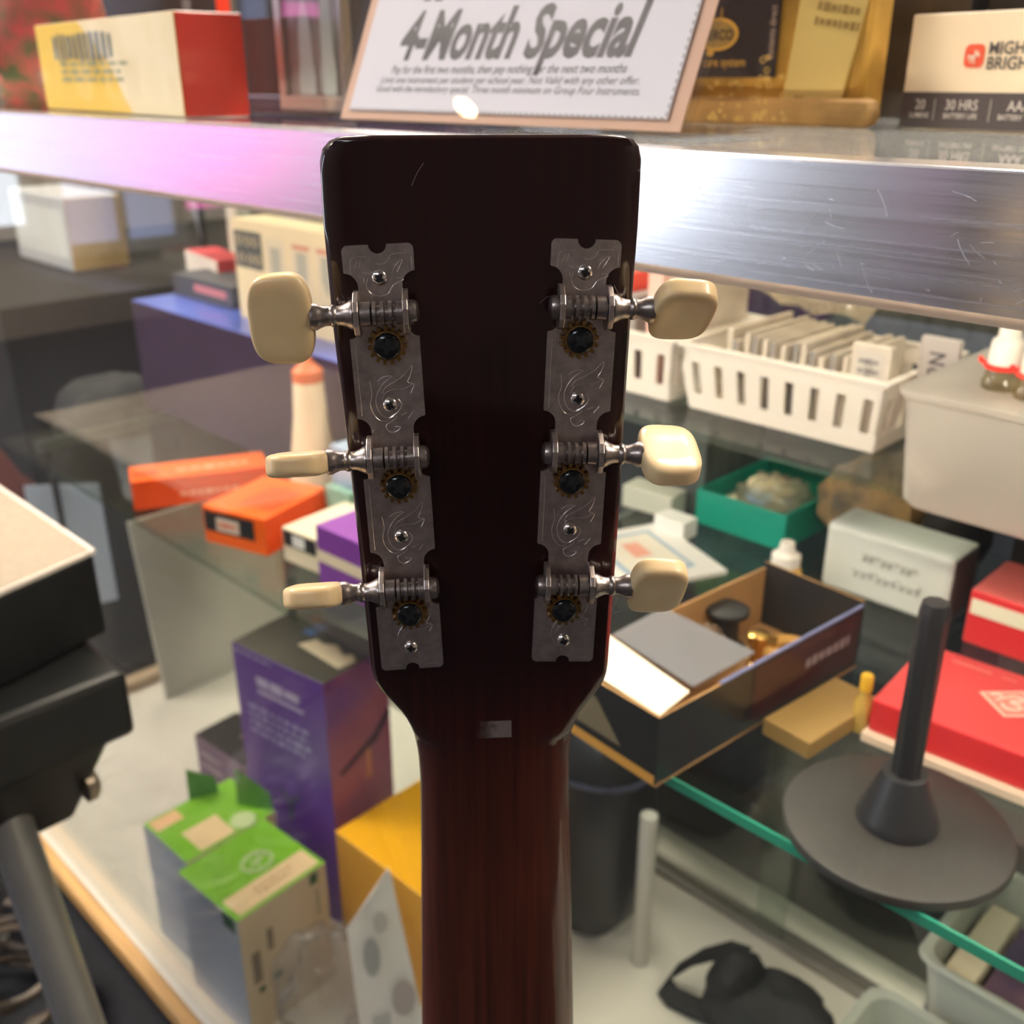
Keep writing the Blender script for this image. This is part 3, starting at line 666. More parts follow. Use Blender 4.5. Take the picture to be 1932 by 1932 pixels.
FLOR = mat('floral_red_cloth', (0.62, 0.10, 0.10), .8, col2=(0.10, 0.13, 0.06), scale=34)
x, y = spot(60, 192, Z)
t = thing('cloth_pouch', 'red floral cloth pouch at the far left end of the counter', 'pouch', (x, y + .02, Z))
blob(.10, .06, .10, 3, .22, 2.6).build('pouch_body', FLOR, t, smooth=True, loc=(0, 0, .092))
MB().tube([(math.cos(a) * .045, math.sin(a) * .03, .17 + .01 * math.sin(3 * a)) for a in [k * PI / 8 for k in range(16)]], .006, 6, closed=True).build('drawstring', mat('pink_cord', (.6, .2, .2), .7), t, smooth=True)
t = thing('cloth_roll', 'loose pinkish-red cloth heap below the floral pouch', 'cloth', (x - .03, y - .085, Z))
blob(.07, .035, .022, 8, .3, 3.5, flat=-.02).build('cloth_body', mat('pink_red_cloth', (.6, .13, .11), .85, var=.4, scale=30), t, smooth=True, loc=(0, 0, .0215))

t, dm = carton('display_carton', 'black carton with bright red end panel behind the yellow box', (-1.28, .60), .265, .016, .17, Z, [BLACK, mat('bright_red_card', (.85, .05, .015), .4), BLACK, BLACK, BLACK, BLACK])
scribble(t, dm, 'front', .2, .075, .22, .17, 3, GREYINK, 5)
# acrylic case with framed picture
A, B = spot(467, 215, Z), spot(615, 222, Z)
t = thing('acrylic_stand', 'clear upright acrylic display box holding a framed picture', 'display box', (A[0], A[1], Z), math.atan2(B[1] - A[1], B[0] - A[0]))
W_ = math.hypot(B[0] - A[0], B[1] - A[1]); ac = .003
for nm, bx in (('left_wall', (0, 0, 0, ac, .12, .16)), ('right_wall', (W_ - ac, 0, 0, W_, .06, .16)), ('front_wall', (ac, 0, 0, W_ - ac, ac, .16)), ('base', (ac, ac, 0, W_ - ac, .06, ac))):
    MB().box(*bx).build(nm, ACRYL, t, bevel=.0006)
t2 = thing('picture_frame', 'small silver framed picture standing inside the acrylic box', 'picture', (A[0] + .012, A[1] + .02, Z + .0032), t.rotation_euler.z)
fw, fh = W_ - .018, .15
f = MB(); f.box(0, 0, 0, .009, .008, fh).box(fw - .004, 0, 0, fw, .008, fh).box(.009, 0, 0, fw - .004, .008, .009).box(.009, 0, fh - .008, fw - .004, .008, fh)
f.build('frame', mat('dull_silver', (.5, .47, .42), .35, .8), t2, bevel=.001)
p_ = MB().box(.009, .003, .009, fw - .004, .006, fh - .008).build('picture', mat('picture_grey', (.075, .085, .08), .3, coat=.4, col2=(.16, .18, .17), scale=22), t2)
for i, (cx, cz, a_, b_) in enumerate(((.034, .03, .011, .04), (.06, .035, .010, .045))):
    MB().add([(cx + a_ * math.cos(k * PI / 12) * (1.0 if math.sin(k * PI / 12) < 0 else .75), .0027, max(.0095, cz + b_ * math.sin(k * PI / 12))) for k in range(24)], [tuple(range(23, -1, -1))]).build('pale_shape', mat('pale_print', (.27, .31, .31), .4), p_)
t, dm = carton('storage_box', 'narrow navy box with dark red edge behind the price sign', (-.580, .49), .028, .05, .15, Z, [mat('navy_card', (.03, .028, .045), .5, var=.5, scale=60), mat('dark_red_card', (.10, .012, .012), .5), BLACK, BLACK, BLACK, BLACK])
t, dm = carton('dark_red_book', 'dark red book standing next to the navy box', (-.548, .49), .018, .06, .16, Z, [mat('dark_red_card', (.1, .01, .01)), BLACK, BLACK, mat('dark_red_card', (.1, .01, .01)), WHITE, WHITE], cat='book')

# the sign holder
SA_, SB_ = Vector((-.514, .372, TOP)), Vector((-.274, .379, TOP))
ang = math.atan2(SB_.y - SA_.y, SB_.x - SA_.x); tilt = math.radians(24)
t = thing('sign_holder', 'slanted clear acrylic sign holder advertising a special, on the counter', 'sign holder', SA_, ang)
SW = (SB_ - SA_).length
st, ct = math.sin(tilt), math.cos(tilt)
Ms = Matrix(((1, 0, 0, 0), (0, st, -ct, 0), (0, ct, st, 0), (0, 0, 0, 1)))     # u, v up the slope, n toward viewer
def slab(u0, v0, u1, v1, n0, n1, name, m, parent, bevel=0):
    return MB().hexa([Ms @ Vector(p) for p in ((u0, v0, n0), (u1, v0, n0), (u1, v1, n0), (u0, v1, n0))], [Ms @ Vector(p) for p in ((u0, v0, n1), (u1, v0, n1), (u1, v1, n1), (u0, v1, n1))]).build(name, m, parent, bevel=bevel)
HH = .155
slab(0, .0012, SW, HH, .0012, .0026, 'front_sheet', ACRYL, t, .0004)
slab(0, .0012, SW, HH, -.0026, -.0012, 'back_sheet', ACRYL, t, .0004)
slab(.004, .003, SW - .004, HH - .002, -.0010, -.0004, 'backing_paper', mat('peach_paper', (.72, .47, .33), .7), t)
MB().box(0, -.001, 0.0002, SW, .075, .0022).build('foot', ACRYL, t, bevel=.0005)
pp = slab(.0115, .0078, .2285, HH - .004, .0000, .0008, 'paper', mat('sign_paper', (.76, .76, .8), .6), t)
Mp = Ms @ Matrix.Translation((0, 0, .00088))
SIGNINK = mat('sign_ink', (.035, .035, .045), .5)
def fit_text(s, u0, u1, v, size, shear, bold, parent=pp, m=SIGNINK, M=Mp):
    me = text_mesh(s, size, shear, bold); xs_ = [v_.co.x for v_ in me.vertices]; k = (u1 - u0) / (max(xs_) - min(xs_)); mn = min(xs_)
    for v_ in me.vertices: v_.co.x = (v_.co.x - mn) * k
    me.materials.clear(); me.materials.append(m)
    o = bpy.data.objects.new('printed_text', me); COL.objects.link(o); o.parent = parent; o.matrix_local = M @ Matrix.Translation((u0, v, 0)); return o
fit_text('4-Month Special', .0405, .2035, .0362, .0355, .22, .0012)
scribble(pp, None, None, .05, .066, .14, .076, 1, SIGNINK, 4, fill=.9, M=Mp, name='heading_print')
fit_text('Pay for the first two months, then pay nothing for the next two months', .0395, .1995, .0280, .0062, .2, .00006)
fit_text('Limit one instrument per student per school year. Not Valid with any other offer.', .0328, .2085, .0228, .0052, .2, .00002)
fit_text('Good with the introductory special. Three month minimum on Group Four Instruments.', .031, .2105, .0180, .0052, .2, .00002)
# perforation dashes
db = MB()
for k in range(60):
    u = .0125 + k * .0036; db.add([Mp @ Vector(q) for q in ((u, .0081, 0), (u + .002, .0081, 0), (u + .002, .0086, 0), (u, .0086, 0))], [(0, 1, 2, 3)])
for k in range(38):
    v = .009 + k * .0036; db.add([Mp @ Vector(q) for q in ((.2274, v, 0), (.2280, v, 0), (.2280, v + .002, 0), (.2274, v + .002, 0))], [(0, 1, 2, 3)])
db.build('perforation', GREYINK, pp)

# care kit in clear bag with amber cloth
bx, by = -.40, .50
t = thing('care_kit', 'clear bag with amber polishing cloth and black instrument care card', 'care kit', (bx + .007, by, Z), math.radians(8))
AMB = mat('amber_cloth', (.62, .36, .06), .7, var=.45, scale=26)
MB().box(.0, .012, .0006, .122, .05, .12).build('cloth', AMB, t, bevel=.006)
MB().box(.001, -.012, .0006, .135, .011, .014).build('folded_cloth', mat('tan_cloth', (.5, .29, .1), .8, var=.35, scale=40), t, bevel=.005)
KM = Matrix.Translation((0, .0088, 0))
cm = MB().box(-.02, .0090, .024, .0755, .0100, .13).build('card', mat('midnight_card', (.016, .014, .022), .35, coat=.4), t)
Fk = face_matrix((1, 1, 1), 'front', 0); Fk = Matrix.Translation((0, .0088, 0)) @ Fk
AMBI = mat('amber_ink', (.65, .36, .05), .5)
def on_card(s, u, v, size, m, **k): return put_text(cm, None, None, s, u, v, size, m, M=Fk, **k)
on_card('INSTRUMENT CASES', .066, .064, .0075, mat('tan_ink', (.45, .36, .3), .5), align='RIGHT', xs=.8, bold=.0002)
on_card('complete care system', .058, .0295, .0066, AMBI, align='RIGHT', xs=.8)
on_card('contents direct', .0735, .033, .0052, mat('tan_ink', (.45, .36, .3), .5), rot=PI / 2, xs=.8)
decal(cm, None, None, ellipse(.0402, .0455, .0125, .0082), AMBI, 'emblem', M=Matrix.Translation((0, -.0001, 0)) @ Fk)
decal(cm, None, None, ellipse(.0402, .0455, .0108, .0067), mat('amber_dark', (.32, .2, .05), .5), 'emblem_field', M=Matrix.Translation((0, -.0002, 0)) @ Fk)
decal(cm, None, None, ellipse(.0365, .0365, .0022, .0018), AMBI, 'note_mark', M=Matrix.Translation((0, -.0001, 0)) @ Fk)
decal(cm, None, None, rect(.0416, .052, .0423, .0585), AMBI, 'note_mark', M=Matrix.Translation((0, -.0001, 0)) @ Fk)
put_text(cm, None, None, 'HERCO', .0402, .0428, .0072, mat('ink_brown', (.03, .02, .012), .5), align='CENTER', xs=.8, bold=.0002, M=Matrix.Translation((0, -.0004, 0)) @ Fk)
tg = MB().hexa([(.082, .0065, .012), (.112, .0075, .006), (.112, .0085, .006), (.082, .0075, .012)], [(.088, .0065, .072), (.122, .0075, .062), (.122, .0085, .062), (.088, .0075, .072)]).build('tag_card', mat('buff_tag', (.62, .47, .16), .6), t)
Mt = Matrix(((.92, .13, 0, .085), (0.02, 0, -1, .0060), (-.15, .98, 0, .013), (0, 0, 0, 1)))
scribble(tg, None, None, .006, .036, .032, .05, 2, mat('tag_ink', (.3, .2, .06), .6), 9, M=Mt)
scribble(tg, None, None, .004, .0, .03, .004, 1, mat('tag_ink', (.3, .2, .06), .6), 4, M=Mt)
bg = MB(); 
for (x0_, y0_, x1_, y1_, zz0, zz1) in ((-.03, -.018, .132, .056, .0003, .128),):
    nx, nz = 26, 16
    for i in range(nx + 1):
        for j in range(nz + 1):
            u = x0_ + (x1_ - x0_) * i / nx; v = zz0 + (zz1 - zz0) * j / nz
            bg.v.append((u, y0_ * (1 - .75 * min(1, j / nz * 1.8)) + .004 * noise.noise(Vector((u * 45, v * 45, 3))) - .0015, v))
    for i in range(nx):
        for j in range(nz):
            a0 = i * (nz + 1) + j; bg.f.append((a0, a0 + nz + 1, a0 + nz + 2, a0 + 1)); bg.m.append(0)
bg.build('plastic_bag', glass('bag_film', (.96, .95, .93), 1.45, .06), t, smooth=True)
bb = MB(); rnd = random.Random(4)
for k in range(46):
    u = .05 + rnd.random() * .045 if rnd.random() < .75 else .078 + rnd.random() * .006; v = .003 + (rnd.random() ** 2) * (.018 if u < .078 else .03)
    r_ = .0006 + rnd.random() * .0009
    bb.tube([(u + r_ * math.cos(a), -.0195 + .012 * min(1, v * 14), v + .001 + r_ * math.sin(a)) for a in [q * PI / 5 for q in range(10)]], .0002, 4, closed=True)
o = bb.build('droplets', mat('droplet_gold', (.9, .62, .2), .2, coat=1), t); o['kind'] = 'stuff'

# book light box
A, B = spot(1695, 240, Z), spot(1932, 250, Z)
BL = mat('cream_box', (.86, .7, .5), .45); BAND = mat('dark_band', (.075, .06, .062), .45)
t, dm = carton('book_light_box', 'cream box with dark band and red square logo on the counter', A, .125, .05, .053, Z, [BL, BL, BL, BL, mat('cream_top', (.8, .68, .55), .45), BL], rotz=math.atan2(B[1] - A[1], B[0] - A[0]))
decal(t, dm, 'front', rect(0.0003, 0.0002, .1247, .0172), BAND, 'dark_band')
decal(t, dm, 'right', rect(0.0003, 0.0002, .0497, .0172), BAND, 'dark_band')
def rrect(u0, v0, u1, v1, r, n=5): return arc(u1 - r, v0 + r, r, 270, 360, n) + arc(u1 - r, v1 - r, r, 0, 90, n) + arc(u0 + r, v1 - r, r, 90, 180, n) + arc(u0 + r, v0 + r, r, 180, 270, n)
decal(t, dm, 'front', rrect(.0318, .0283, .0423, .0388, .0028), mat('logo_red', (.8, .10, .045), .5), 'logo')
lg = MB(); Fl = face_matrix(dm, 'front', .0007)
for a in (35, 90, 0, 60, 12):
    ra = math.radians(a + 0); dx, dz = math.cos(ra), math.sin(ra); L = .0042; cx, cz = .0375, .0336
    lg.add([Fl @ Vector(q) for q in ((cx - dx * L * .9 - dz * .0003, cz - dz * L * .9 + dx * .0003, 0), (cx - dx * L * .9 + dz * .0003, cz - dz * L * .9 - dx * .0003, 0), (cx + dx * L * .6 + dz * .0003, cz + dz * L * .6 - dx * .0003, 0), (cx + dx * L * .6 - dz * .0003, cz + dz * L * .6 + dx * .0003, 0))], [(0, 1, 2, 3)])
lg.build('logo_rays', mat('logo_pale', (.95, .75, .6), .5), t)
DKI = mat('warm_grey_ink', (.09, .075, .075), .5)
put_text(t, dm, 'front', 'MIGHTY', .0440, .0342, .0078, DKI, bold=.0001, xs=.95, name='box_lettering')
put_text(t, dm, 'front', 'BRIGHT', .0440, .0276, .0078, DKI, bold=.0001, xs=.95, name='box_lettering')
PI_ = mat('pale_band_ink', (.7, .62, .58), .5)
for s_, u, v, sz in (('20', .0115, .0092, .0066), ('30 HRS', .0345, .0092, .0066), ('AAA', .0645, .0092, .0066), ('LUMENS', .0115, .0052, .0034), ('BATTERY LIFE', .0345, .0052, .0034), ('BATTERY TYPE', .0645, .0052, .0034)):
    put_text(t, dm, 'front', s_, u, v, sz, PI_, align='CENTER', xs=.88, bold=.00004, name='band_lettering')
for u in (.0195, .0497): decal(t, dm, 'front', rect(u, .004, u + .0003, .014), PI_, 'divider', e=.0006)
# dark items behind on the counter
DKB = mat('brown_black', (.02, .014, .013), .5, var=.4, scale=30)
carton('dark_display_box', 'dark brown box standing behind the cream box', (-.27, .66), .12, .06, .14, Z, [DKB] * 6)
carton('grey_blister_pack', 'grey plastic pack leaning between amber bag and dark box', (-.345, .655), .068, .03, .13, Z, [mat('grey_plastic', (.12, .11, .115), .3, coat=.5, var=.5, scale=30)] * 6)
carton('amber_bottle_box', 'amber coloured box standing behind the amber cloth bag', (-.42, .60), .085, .04, .13, Z, [mat('amber_card', (.45, .24, .035), .35, coat=.5, var=.4, scale=18)] * 6)

# ================================================================== INSIDE: RIGHT SIDE, UPPER LEVEL
RZ = .76
DGREY = mat('slate_card', (.10, .115, .105), .6, var=.35, scale=50, stretch=(4, 4, .3)); DBLUE = mat('slate_blue_card', (.045, .05, .085), .5, var=.3, scale=14)
BASK = mat('white_basket_plastic', (.85, .78, .7), .4, coat=.2, sss=.1)
def basket(label, x0, y0, wd, dp, h, nslot):
    t = thing('plastic_basket', label, 'basket', (x0, y0, RZ), 0, 'white slotted baskets')
    fl_ = .006
    def pt(u, d, z):         # flared: u 0..1 across, d 0..1 deep
        k = z / h * fl_
        return (-k + u * (wd + 2 * k), -k + d * (dp + 2 * k), z)
    MB().hexa([pt(0, 0, 0), pt(1, 0, 0), pt(1, 1, 0), pt(0, 1, 0)], [pt(0, 0, .002), pt(1, 0, .002), pt(1, 1, .002), pt(0, 1, .002)]).build('base', BASK, t)
    th = .0022
    def band(z0, z1, name, ex=0):
        mb = MB()
        for (ua, da, ub, db_) in ((0, 0, 1, 0), (1, 0, 1, 1), (1, 1, 0, 1), (0, 1, 0, 0)):
            a0, b0, a1, b1 = Vector(pt(ua, da, z0)), Vector(pt(ub, db_, z0)), Vector(pt(ua, da, z1)), Vector(pt(ub, db_, z1))
            dr = (b0 - a0).normalized(); nrm = Vector((dr.y, -dr.x, 0)); o_ = nrm * ex; i_ = nrm * (-th); e0 = dr * ex
            mb.hexa([a0 + o_ - e0, b0 + o_ + e0, b0 + i_ + e0 * 0, a0 + i_], [a1 + o_ - e0, b1 + o_ + e0, b1 + i_, a1 + i_])
        mb.build(name, BASK, t)
    band(0.002, .0125, 'lower_band', .0005); band(h - .013, h, 'upper_band'); band(h - .002, h + .0012, 'rim', .003)
    zl, zu = .0124, h - .0129
    def slat(ua, da, ub, db_):
        a0, b0, a1, b1 = Vector(pt(ua, da, zl)), Vector(pt(ub, db_, zl)), Vector(pt(ua, da, zu)), Vector(pt(ub, db_, zu))
        dr = (b0 - a0).normalized(); nrm = Vector((dr.y, -dr.x, 0)) * (-th * .9)
        MB().hexa([a0, b0, b0 + nrm, a0 + nrm], [a1, b1, b1 + nrm, a1 + nrm]).build('slat', BASK, t)
    for side in range(2):
        for k in range(nslot + 1):
            c0 = (k) / nslot; hw_ = .325 / nslot
            slat(max(0, c0 - hw_), side, min(1, c0 + hw_), side)
    nd = max(3, int(nslot * dp / wd))
    for side in range(2):
        for k in range(nd + 1):
            c0 = k / nd; hw_ = .3 / nd
            slat(side, max(0, c0 - hw_), side, min(1, c0 + hw_))
    return t
bw, bh = .150, .050
basket('long white slotted basket full of string packets, right of the guitar', -.437, .632, bw, .105, bh, 8)
basket('white slotted basket partly hidden behind the guitar, with red packets', -.603, .632, bw - .004, .105, bh, 7)
PKT = mat('packet_cream', (.66, .58, .49), .5, var=.2, scale=50); PKD = mat('packet_grey', (.25, .23, .22), .5)
rnd = random.Random(2)
for k in range(13):
    xk = -.418 + k * .0078
    hk = .052 + rnd.random() * .008
    o = MB().box(0, 0, 0, .0042, .085, hk, [1 if k % 2 else 0, 0, 0, 0, 0, 0]).build('string_packet', [PKT, PKD], None, bevel=.0005, loc=(xk, .642 + rnd.random() * .006, RZ + .0022))
    tag(o, 'thin string packet filed upright in the long white basket', 'packet', 'string packets in the long basket')
t, dm = carton('string_packet', 'cream string packet with a framed dark-lettered face in the long basket', (-.315, .640), .028, .006, .068, RZ + .0022, [PKT] * 6, cat='packet')
decal(t, dm, 'front', rect(.004, .03, .0245, .064), mat('packet_face', (.55, .5, .45), .5), 'face_print'); put_text(t, dm, 'front', 'STRINGS', .016, .034, .008, GREYINK, rot=PI / 2, xs=.8, name='box_lettering'); scribble(t, dm, 'front', .006, .04, .022, .06, 3, GREYINK, 5)
t, dm = carton('string_packet', 'grey string packet with upright TURN lettering beside the frosted bin', (-.278, .66), .026, .006, .075, RZ + .0022, [mat('packet_warm_grey', (.45, .4, .38), .5)] * 6, cat='packet')
put_text(t, dm, 'front', 'TURN', .018, .034, .015, mat('dark_grey_ink', (.07, .06, .065), .5), rot=PI / 2, xs=.8, bold=.0003, name='box_lettering')
t_ = t; t_.location.z = RZ + .0022
for k, (xx, c_, hh) in enumerate(((-.585, mat('packet_red', (.75, .08, .05), .4), .058), (-.56, PKD, .055), (-.535, mat('packet_red', (.75, .08, .05), .4), .085), (-.515, PKD, .072), (-.49, mat('packet_pink', (.8, .5, .42), .4), .1), (-.47, PKT, .09))):
    o = MB().box(0, 0, 0, .014, .09, hh).build('string_packet', c_, None, bevel=.0005, loc=(xx, .642, RZ + .0022))
    tag(o, ['short red packet at the left end of the half hidden basket', 'short grey packet beside the short red packet', 'tall red packet standing in the half hidden basket', 'tall grey packet next to the tall red packet', 'tallest pink packet in the half hidden basket', 'cream packet at the right end of the half hidden basket'][k], 'packet', 'packets in the half hidden basket')
# clear bag of loose packets lying over the basket
t = thing('plastic_bag', 'crumpled clear plastic bag lying over the string packets', 'plastic bag', (-.375, .72, RZ + .06))
blob(.075, .055, .035, 5, .35, 4.0, n=36).build('bag_film', glass('dusty_film', (.9, .88, .84), 1.45, .15, .30, (.8, .68, .52)), t, smooth=True, loc=(0, 0, .045))

# frosted bin with lid
FROST = glass('frosted_plastic', (.85, .84, .82), 1.4, .25, .72, (.82, .78, .72))
bx0, by0, bwid, bdep, bh_ = -.236, .556, .30, .22, .072
t = thing('storage_bin', 'large frosted plastic storage bin with lid on the right', 'storage bin', (bx0, by0, RZ))
def bin_ring(k, z, r=.012, n=5):
    x0_, y0_, x1_, y1_ = -k, -k, bwid + k, bdep + k
    return [(px, py, z) for px, py in arc(x1_ - r, y0_ + r, r, 270, 360, n) + arc(x1_ - r, y1_ - r, r, 0, 90, n) + arc(x0_ + r, y1_ - r, r, 90, 180, n) + arc(x0_ + r, y0_ + r, r, 180, 270, n)]
def shell(rings, cap0=True, cap1=False):
    mb = MB(); n = len(rings[0]); vs = [p for r_ in rings for p in r_]; fs = []
    for i in range(len(rings) - 1):
        for k in range(n): fs.append((i * n + k, i * n + (k + 1) % n, (i + 1) * n + (k + 1) % n, (i + 1) * n + k))
    if cap0: fs.append(tuple(range(n - 1, -1, -1)))
    if cap1: fs.append(tuple((len(rings) - 1) * n + k for k in range(n)))
    return mb.add(vs, fs)
shell([bin_ring(-.004, 0), bin_ring(-.001, .004), bin_ring(.004, bh_ - .004)]).build('bin_body', FROST, t, smooth=True)
shell([bin_ring(.006, bh_ - .0055), bin_ring(.007, bh_ - .004), bin_ring(.007, bh_ - .001), bin_ring(.005, bh_)], True, True).build('lid', FROST, t, smooth=True)
for k, (px, py, dx) in enumerate(((1886, 733, 0), (1948, 752, .0))):
    x, y = spot(px, py, RZ + bh_)
    t = thing('dropper_bottle', ['white capped oil bottle with red ring, nearer the guitar, on the bin lid', 'white capped oil bottle with red ring at the right picture edge'][k], 'bottle', (x, y, RZ + bh_ + .0003), 0, 'oil bottles on the bin lid')
    MB().lathe([(.0098, 0), (.0104, .001), (.0104, .004), (.0092, .006), (.0092, .0085), (.0085, .011)], 28).build('glass_body', glass('bottle_glass', (.75, .72, .62), 1.5, 0, .12, (.5, .4, .2)), t, smooth=True)
    MB().lathe([(.0094, .011), (.0106, .0118), (.0106, .0135), (.0094, .0142)], 28).build('red_ring', mat('red_plastic', (.85, .04, .03), .3), t, smooth=True)
    MB().tube([(-.0098, 0, .013), (-.0125, 0, .0135), (-.0135, .0, .016)], .0016, 6).build('ring_tab', mat('red_plastic', (.85, .04, .03), .3), t, smooth=True)
    MB().lathe([(.0088, .0142), (.0085, .025), (.008, .0272), (.0058, .029), (.0056, .038), (.0052, .042), (.004, .0425)], 28).build('cap', mat('white_cap', (.86, .8, .72), .4), t, smooth=True)

# ================================================================== INSIDE: RIGHT SHELF
GT = mat('teal_plastic', (.006, .24, .17), .35)
t = thing('green_tray', 'teal green open plastic tray holding a bag of picks', 'tray', (-.458, .682, SH), 0)
tw, td, th_ = .086, .112, .031
MB().box(.003, .003, 0, tw - .003, td - .003, .0025).build('bottom', GT, t)
for nm, bx in (('wall_panel', (0, 0, 0, tw, .0028, th_)), ('wall_panel', (0, td - .0028, 0, tw, td, th_)), ('wall_panel', (0, .0029, 0, .0028, td - .0029, th_)), ('wall_panel', (tw - .0028, .0029, 0, tw, td - .0029, th_))):
    MB().box(*bx).build(nm, GT, t, bevel=.0006)
t = thing('pick_bag', 'clear bag of pale picks lying in the teal tray', 'bag', (-.417, .735, SH + .003))
blob(.031, .040, .021, 2, .25, 3.0, n=32, flat=-.013).build('bag_film', glass('bag_haze', (.9, .89, .85), 1.4, .1, .35, (.85, .76, .6)), t, smooth=True, loc=(0, 0, .0135))
rnd = random.Random(7); pk = [mat('pick_cream', (.82, .7, .5), .4), mat('pick_white', (.85, .83, .78), .4), mat('pick_coral', (.8, .3, .2), .4), mat('pick_blue', (.25, .35, .5), .4)]
for k in range(26):
    o = MB().prism([(.011 * math.cos(a) * (1 if math.sin(a) > -.5 else .5), .012 * math.sin(a)) for a in [q * PI / 6 for q in range(12)]], 0, .0012).build('pick', pk[rnd.choice((0, 0, 0, 1, 1, 2, 3))], None, loc=(-.417 + rnd.gauss(0, .008), .735 + rnd.gauss(0, .013), SH + .0045 + k * .0011))
    o.rotation_euler = (rnd.gauss(0, .25), rnd.gauss(0, .25), rnd.random() * 6)
    tag(o, 'pale guitar pick inside the clear bag in the teal tray', 'pick', 'picks in the clear bag')
carton('ribbed_box', 'dark grey ribbed box at the back of the shelf below the half hidden basket', (-.525, .70), .062, .09, .085, SH, [mat('slate_card', (.12, .135, .125), .6, var=.45, scale=30, stretch=(8, 8, .2))] * 6)
SLB = mat('slate_blue_card', (.05, .055, .09), .5, var=.3, scale=14); VIO = mat('violet_card', (.075, .03, .13), .5)
# staff-side boxes seen through the sliding doors
carton('slate_box', 'slate blue carton seen through the back door glass above the teal tray', (-.66, .92), .36, .12, .56, 0.2, [SLB] * 6)
carton('violet_box', 'small violet carton on the slate blue carton behind the back door', (-.62, .93), .10, .08, .05, .7603, [VIO] * 6)
carton('back_cabinet', 'low dark cabinet on the staff side of the display case', (-1.0, .90), 1.7, .5, .199, 0.0, [BLACK] * 6, cat='cabinet')
# packets left of the tray
t, dm = carton('paper_packet', 'white packet with blue frame and red mark beside the guitar', (-.505, .575), .10, .085, .004, SH, [WHITE] * 6, rotz=math.radians(-22), cat='packet')
decal(t, dm, 'top', rect(.012, .010, .085, .066), mat('packet_blue', (.3, .45, .6), .5), 'blue_frame'); decal(t, dm, 'top', rect(.016, .014, .081, .062), mat('packet_inner', (.84, .78, .66), .5), 'panel', e=.0007); decal(t, dm, 'top', rect(.03, .03, .055, .045), mat('packet_coral', (.85, .4, .3), .5), 'red_mark', e=.001)
t, dm = carton('paper_packet', 'pale green packet lying at the back next to the teal tray', (-.525, .666), .05, .025, .02, SH, [mat('packet_sage', (.5, .5, .42), .5)] * 6, rotz=.1, cat='packet')
t, dm = carton('paper_packet', 'white card packet leaning behind the blue framed packet', (-.47, .640), .03, .02, .016, SH, [WHITE] * 6, cat='packet')

# open black carton
t = thing('open_carton', 'open black carton with brown inside and folded flaps at the shelf edge', 'box', (-.338, .379, SH), math.radians(-5))
bw_, bd_, bh2 = .076, .190, .044
KR = mat('kraft_board', (.42, .23, .09), .7, var=.15, scale=30); GB = mat('gloss_black_card', (.014, .015, .017), .28, coat=.5, var=.4, scale=12)
MB().box(0, 0, 0, bw_, bd_, .0015, [1] * 6).build('bottom', [GB, KR], t)
MB().box(0, 0, .0016, bw_, .0016, bh2, [0, 0, 1, 0, 1, 1]).build('front_panel', [GB, KR], t)
MB().box(bw_ - .0016, .0017, .0016, bw_, bd_ - .0017, bh2, [0, 0, 0, 1, 1, 1]).build('side_panel', [GB, KR], t)
MB().box(0, .0017, .0016, .0016, bd_ - .0017, bh2, [0, 1, 0, 0, 1, 1]).build('side_panel', [GB, KR], t)
MB().box(0, bd_ - .0016, .0016, bw_, bd_, bh2 + .004, [0, 0, 0, 0, 1, 1]).build('back_panel', [mat('dark_panel', (.02, .02, .021), .35), KR], t)
BLU = mat('blue_grey_edge', (.16, .18, .34), .4)
MB().box(bw_ - .0016, .05, bh2, bw_ + .0004, bd_, bh2 + .0014).build('edge_strip', BLU, t)
scribble(t, (bw_, bd_, bh2), 'right', .13, .022, .178, .030, 1, mat('smoke_ink', (.3, .24, .26), .5), 4, fill=.9, e=.0009, wmin=.1, wmax=.14, name='box_lettering')
decal(t, (bw_, bd_, bh2), 'right', rect(.08, .006, .186, .042), mat('maroon_print', (.05, .012, .016), .3, coat=.4), 'maroon_panel')
decal(t, (bw_, bd_, bh2), 'front', rect(.002, .0006, bw_ - .001, .0068), mat('orange_stripe', (.55, .27, .05), .5), 'orange_stripe')
decal(t, (bw_, bd_, bh2), 'front', [(.004, .012), (.05, .012), (.03, .034), (.004, .036)], mat('olive_print', (.16, .13, .08), .4), 'print_panel')
# contents
c0 = thing('paper_sheet', 'white folded paper lying on top of the open black carton', 'paper', (-.338, .384, SH + bh2), math.radians(-5))
MB().hexa([(.0, .0, .0005), (.0755, -.004, .0005), (.073, .022, .003), (-.006, .03, .006)], [(.0, .0, .0011), (.0755, -.004, .0011), (.073, .022, .0036), (-.006, .03, .0066)]).build('sheet', mat('bright_paper', (.88, .8, .66), .6), c0)
c1 = thing('plastic_sleeve', 'greyish clear plastic sleeve over the front of the open carton', 'sleeve', (-.338, .418, SH + bh2), math.radians(-5))
MB().hexa([(.006, .0, .003), (.072, -.004, .001), (.072, .05, .002), (.01, .04, .009)], [(.006, .0, .0036), (.072, -.004, .0016), (.072, .05, .0026), (.01, .04, .0096)]).build('film', glass('grey_sleeve', (.8, .82, .86), 1.5, .05, .4, (.62, .64, .7)), c1)
c2 = thing('cable_spool', 'black round spool standing inside the open carton', 'spool', (-.315, .515, SH + .0022))
MB().lathe([(.012, 0), (.014, .001), (.014, .004), (.008, .005), (.008, .028), (.014, .029), (.014, .032), (.012, .033)], 24).build('spool_body', mat('black_rubber', (.015, .015, .016), .5), c2, smooth=True)
c3 = thing('crumpled_bag', 'crumpled translucent bag stuffed in the left of the open carton', 'bag', (-.306, .465, SH + .0235))
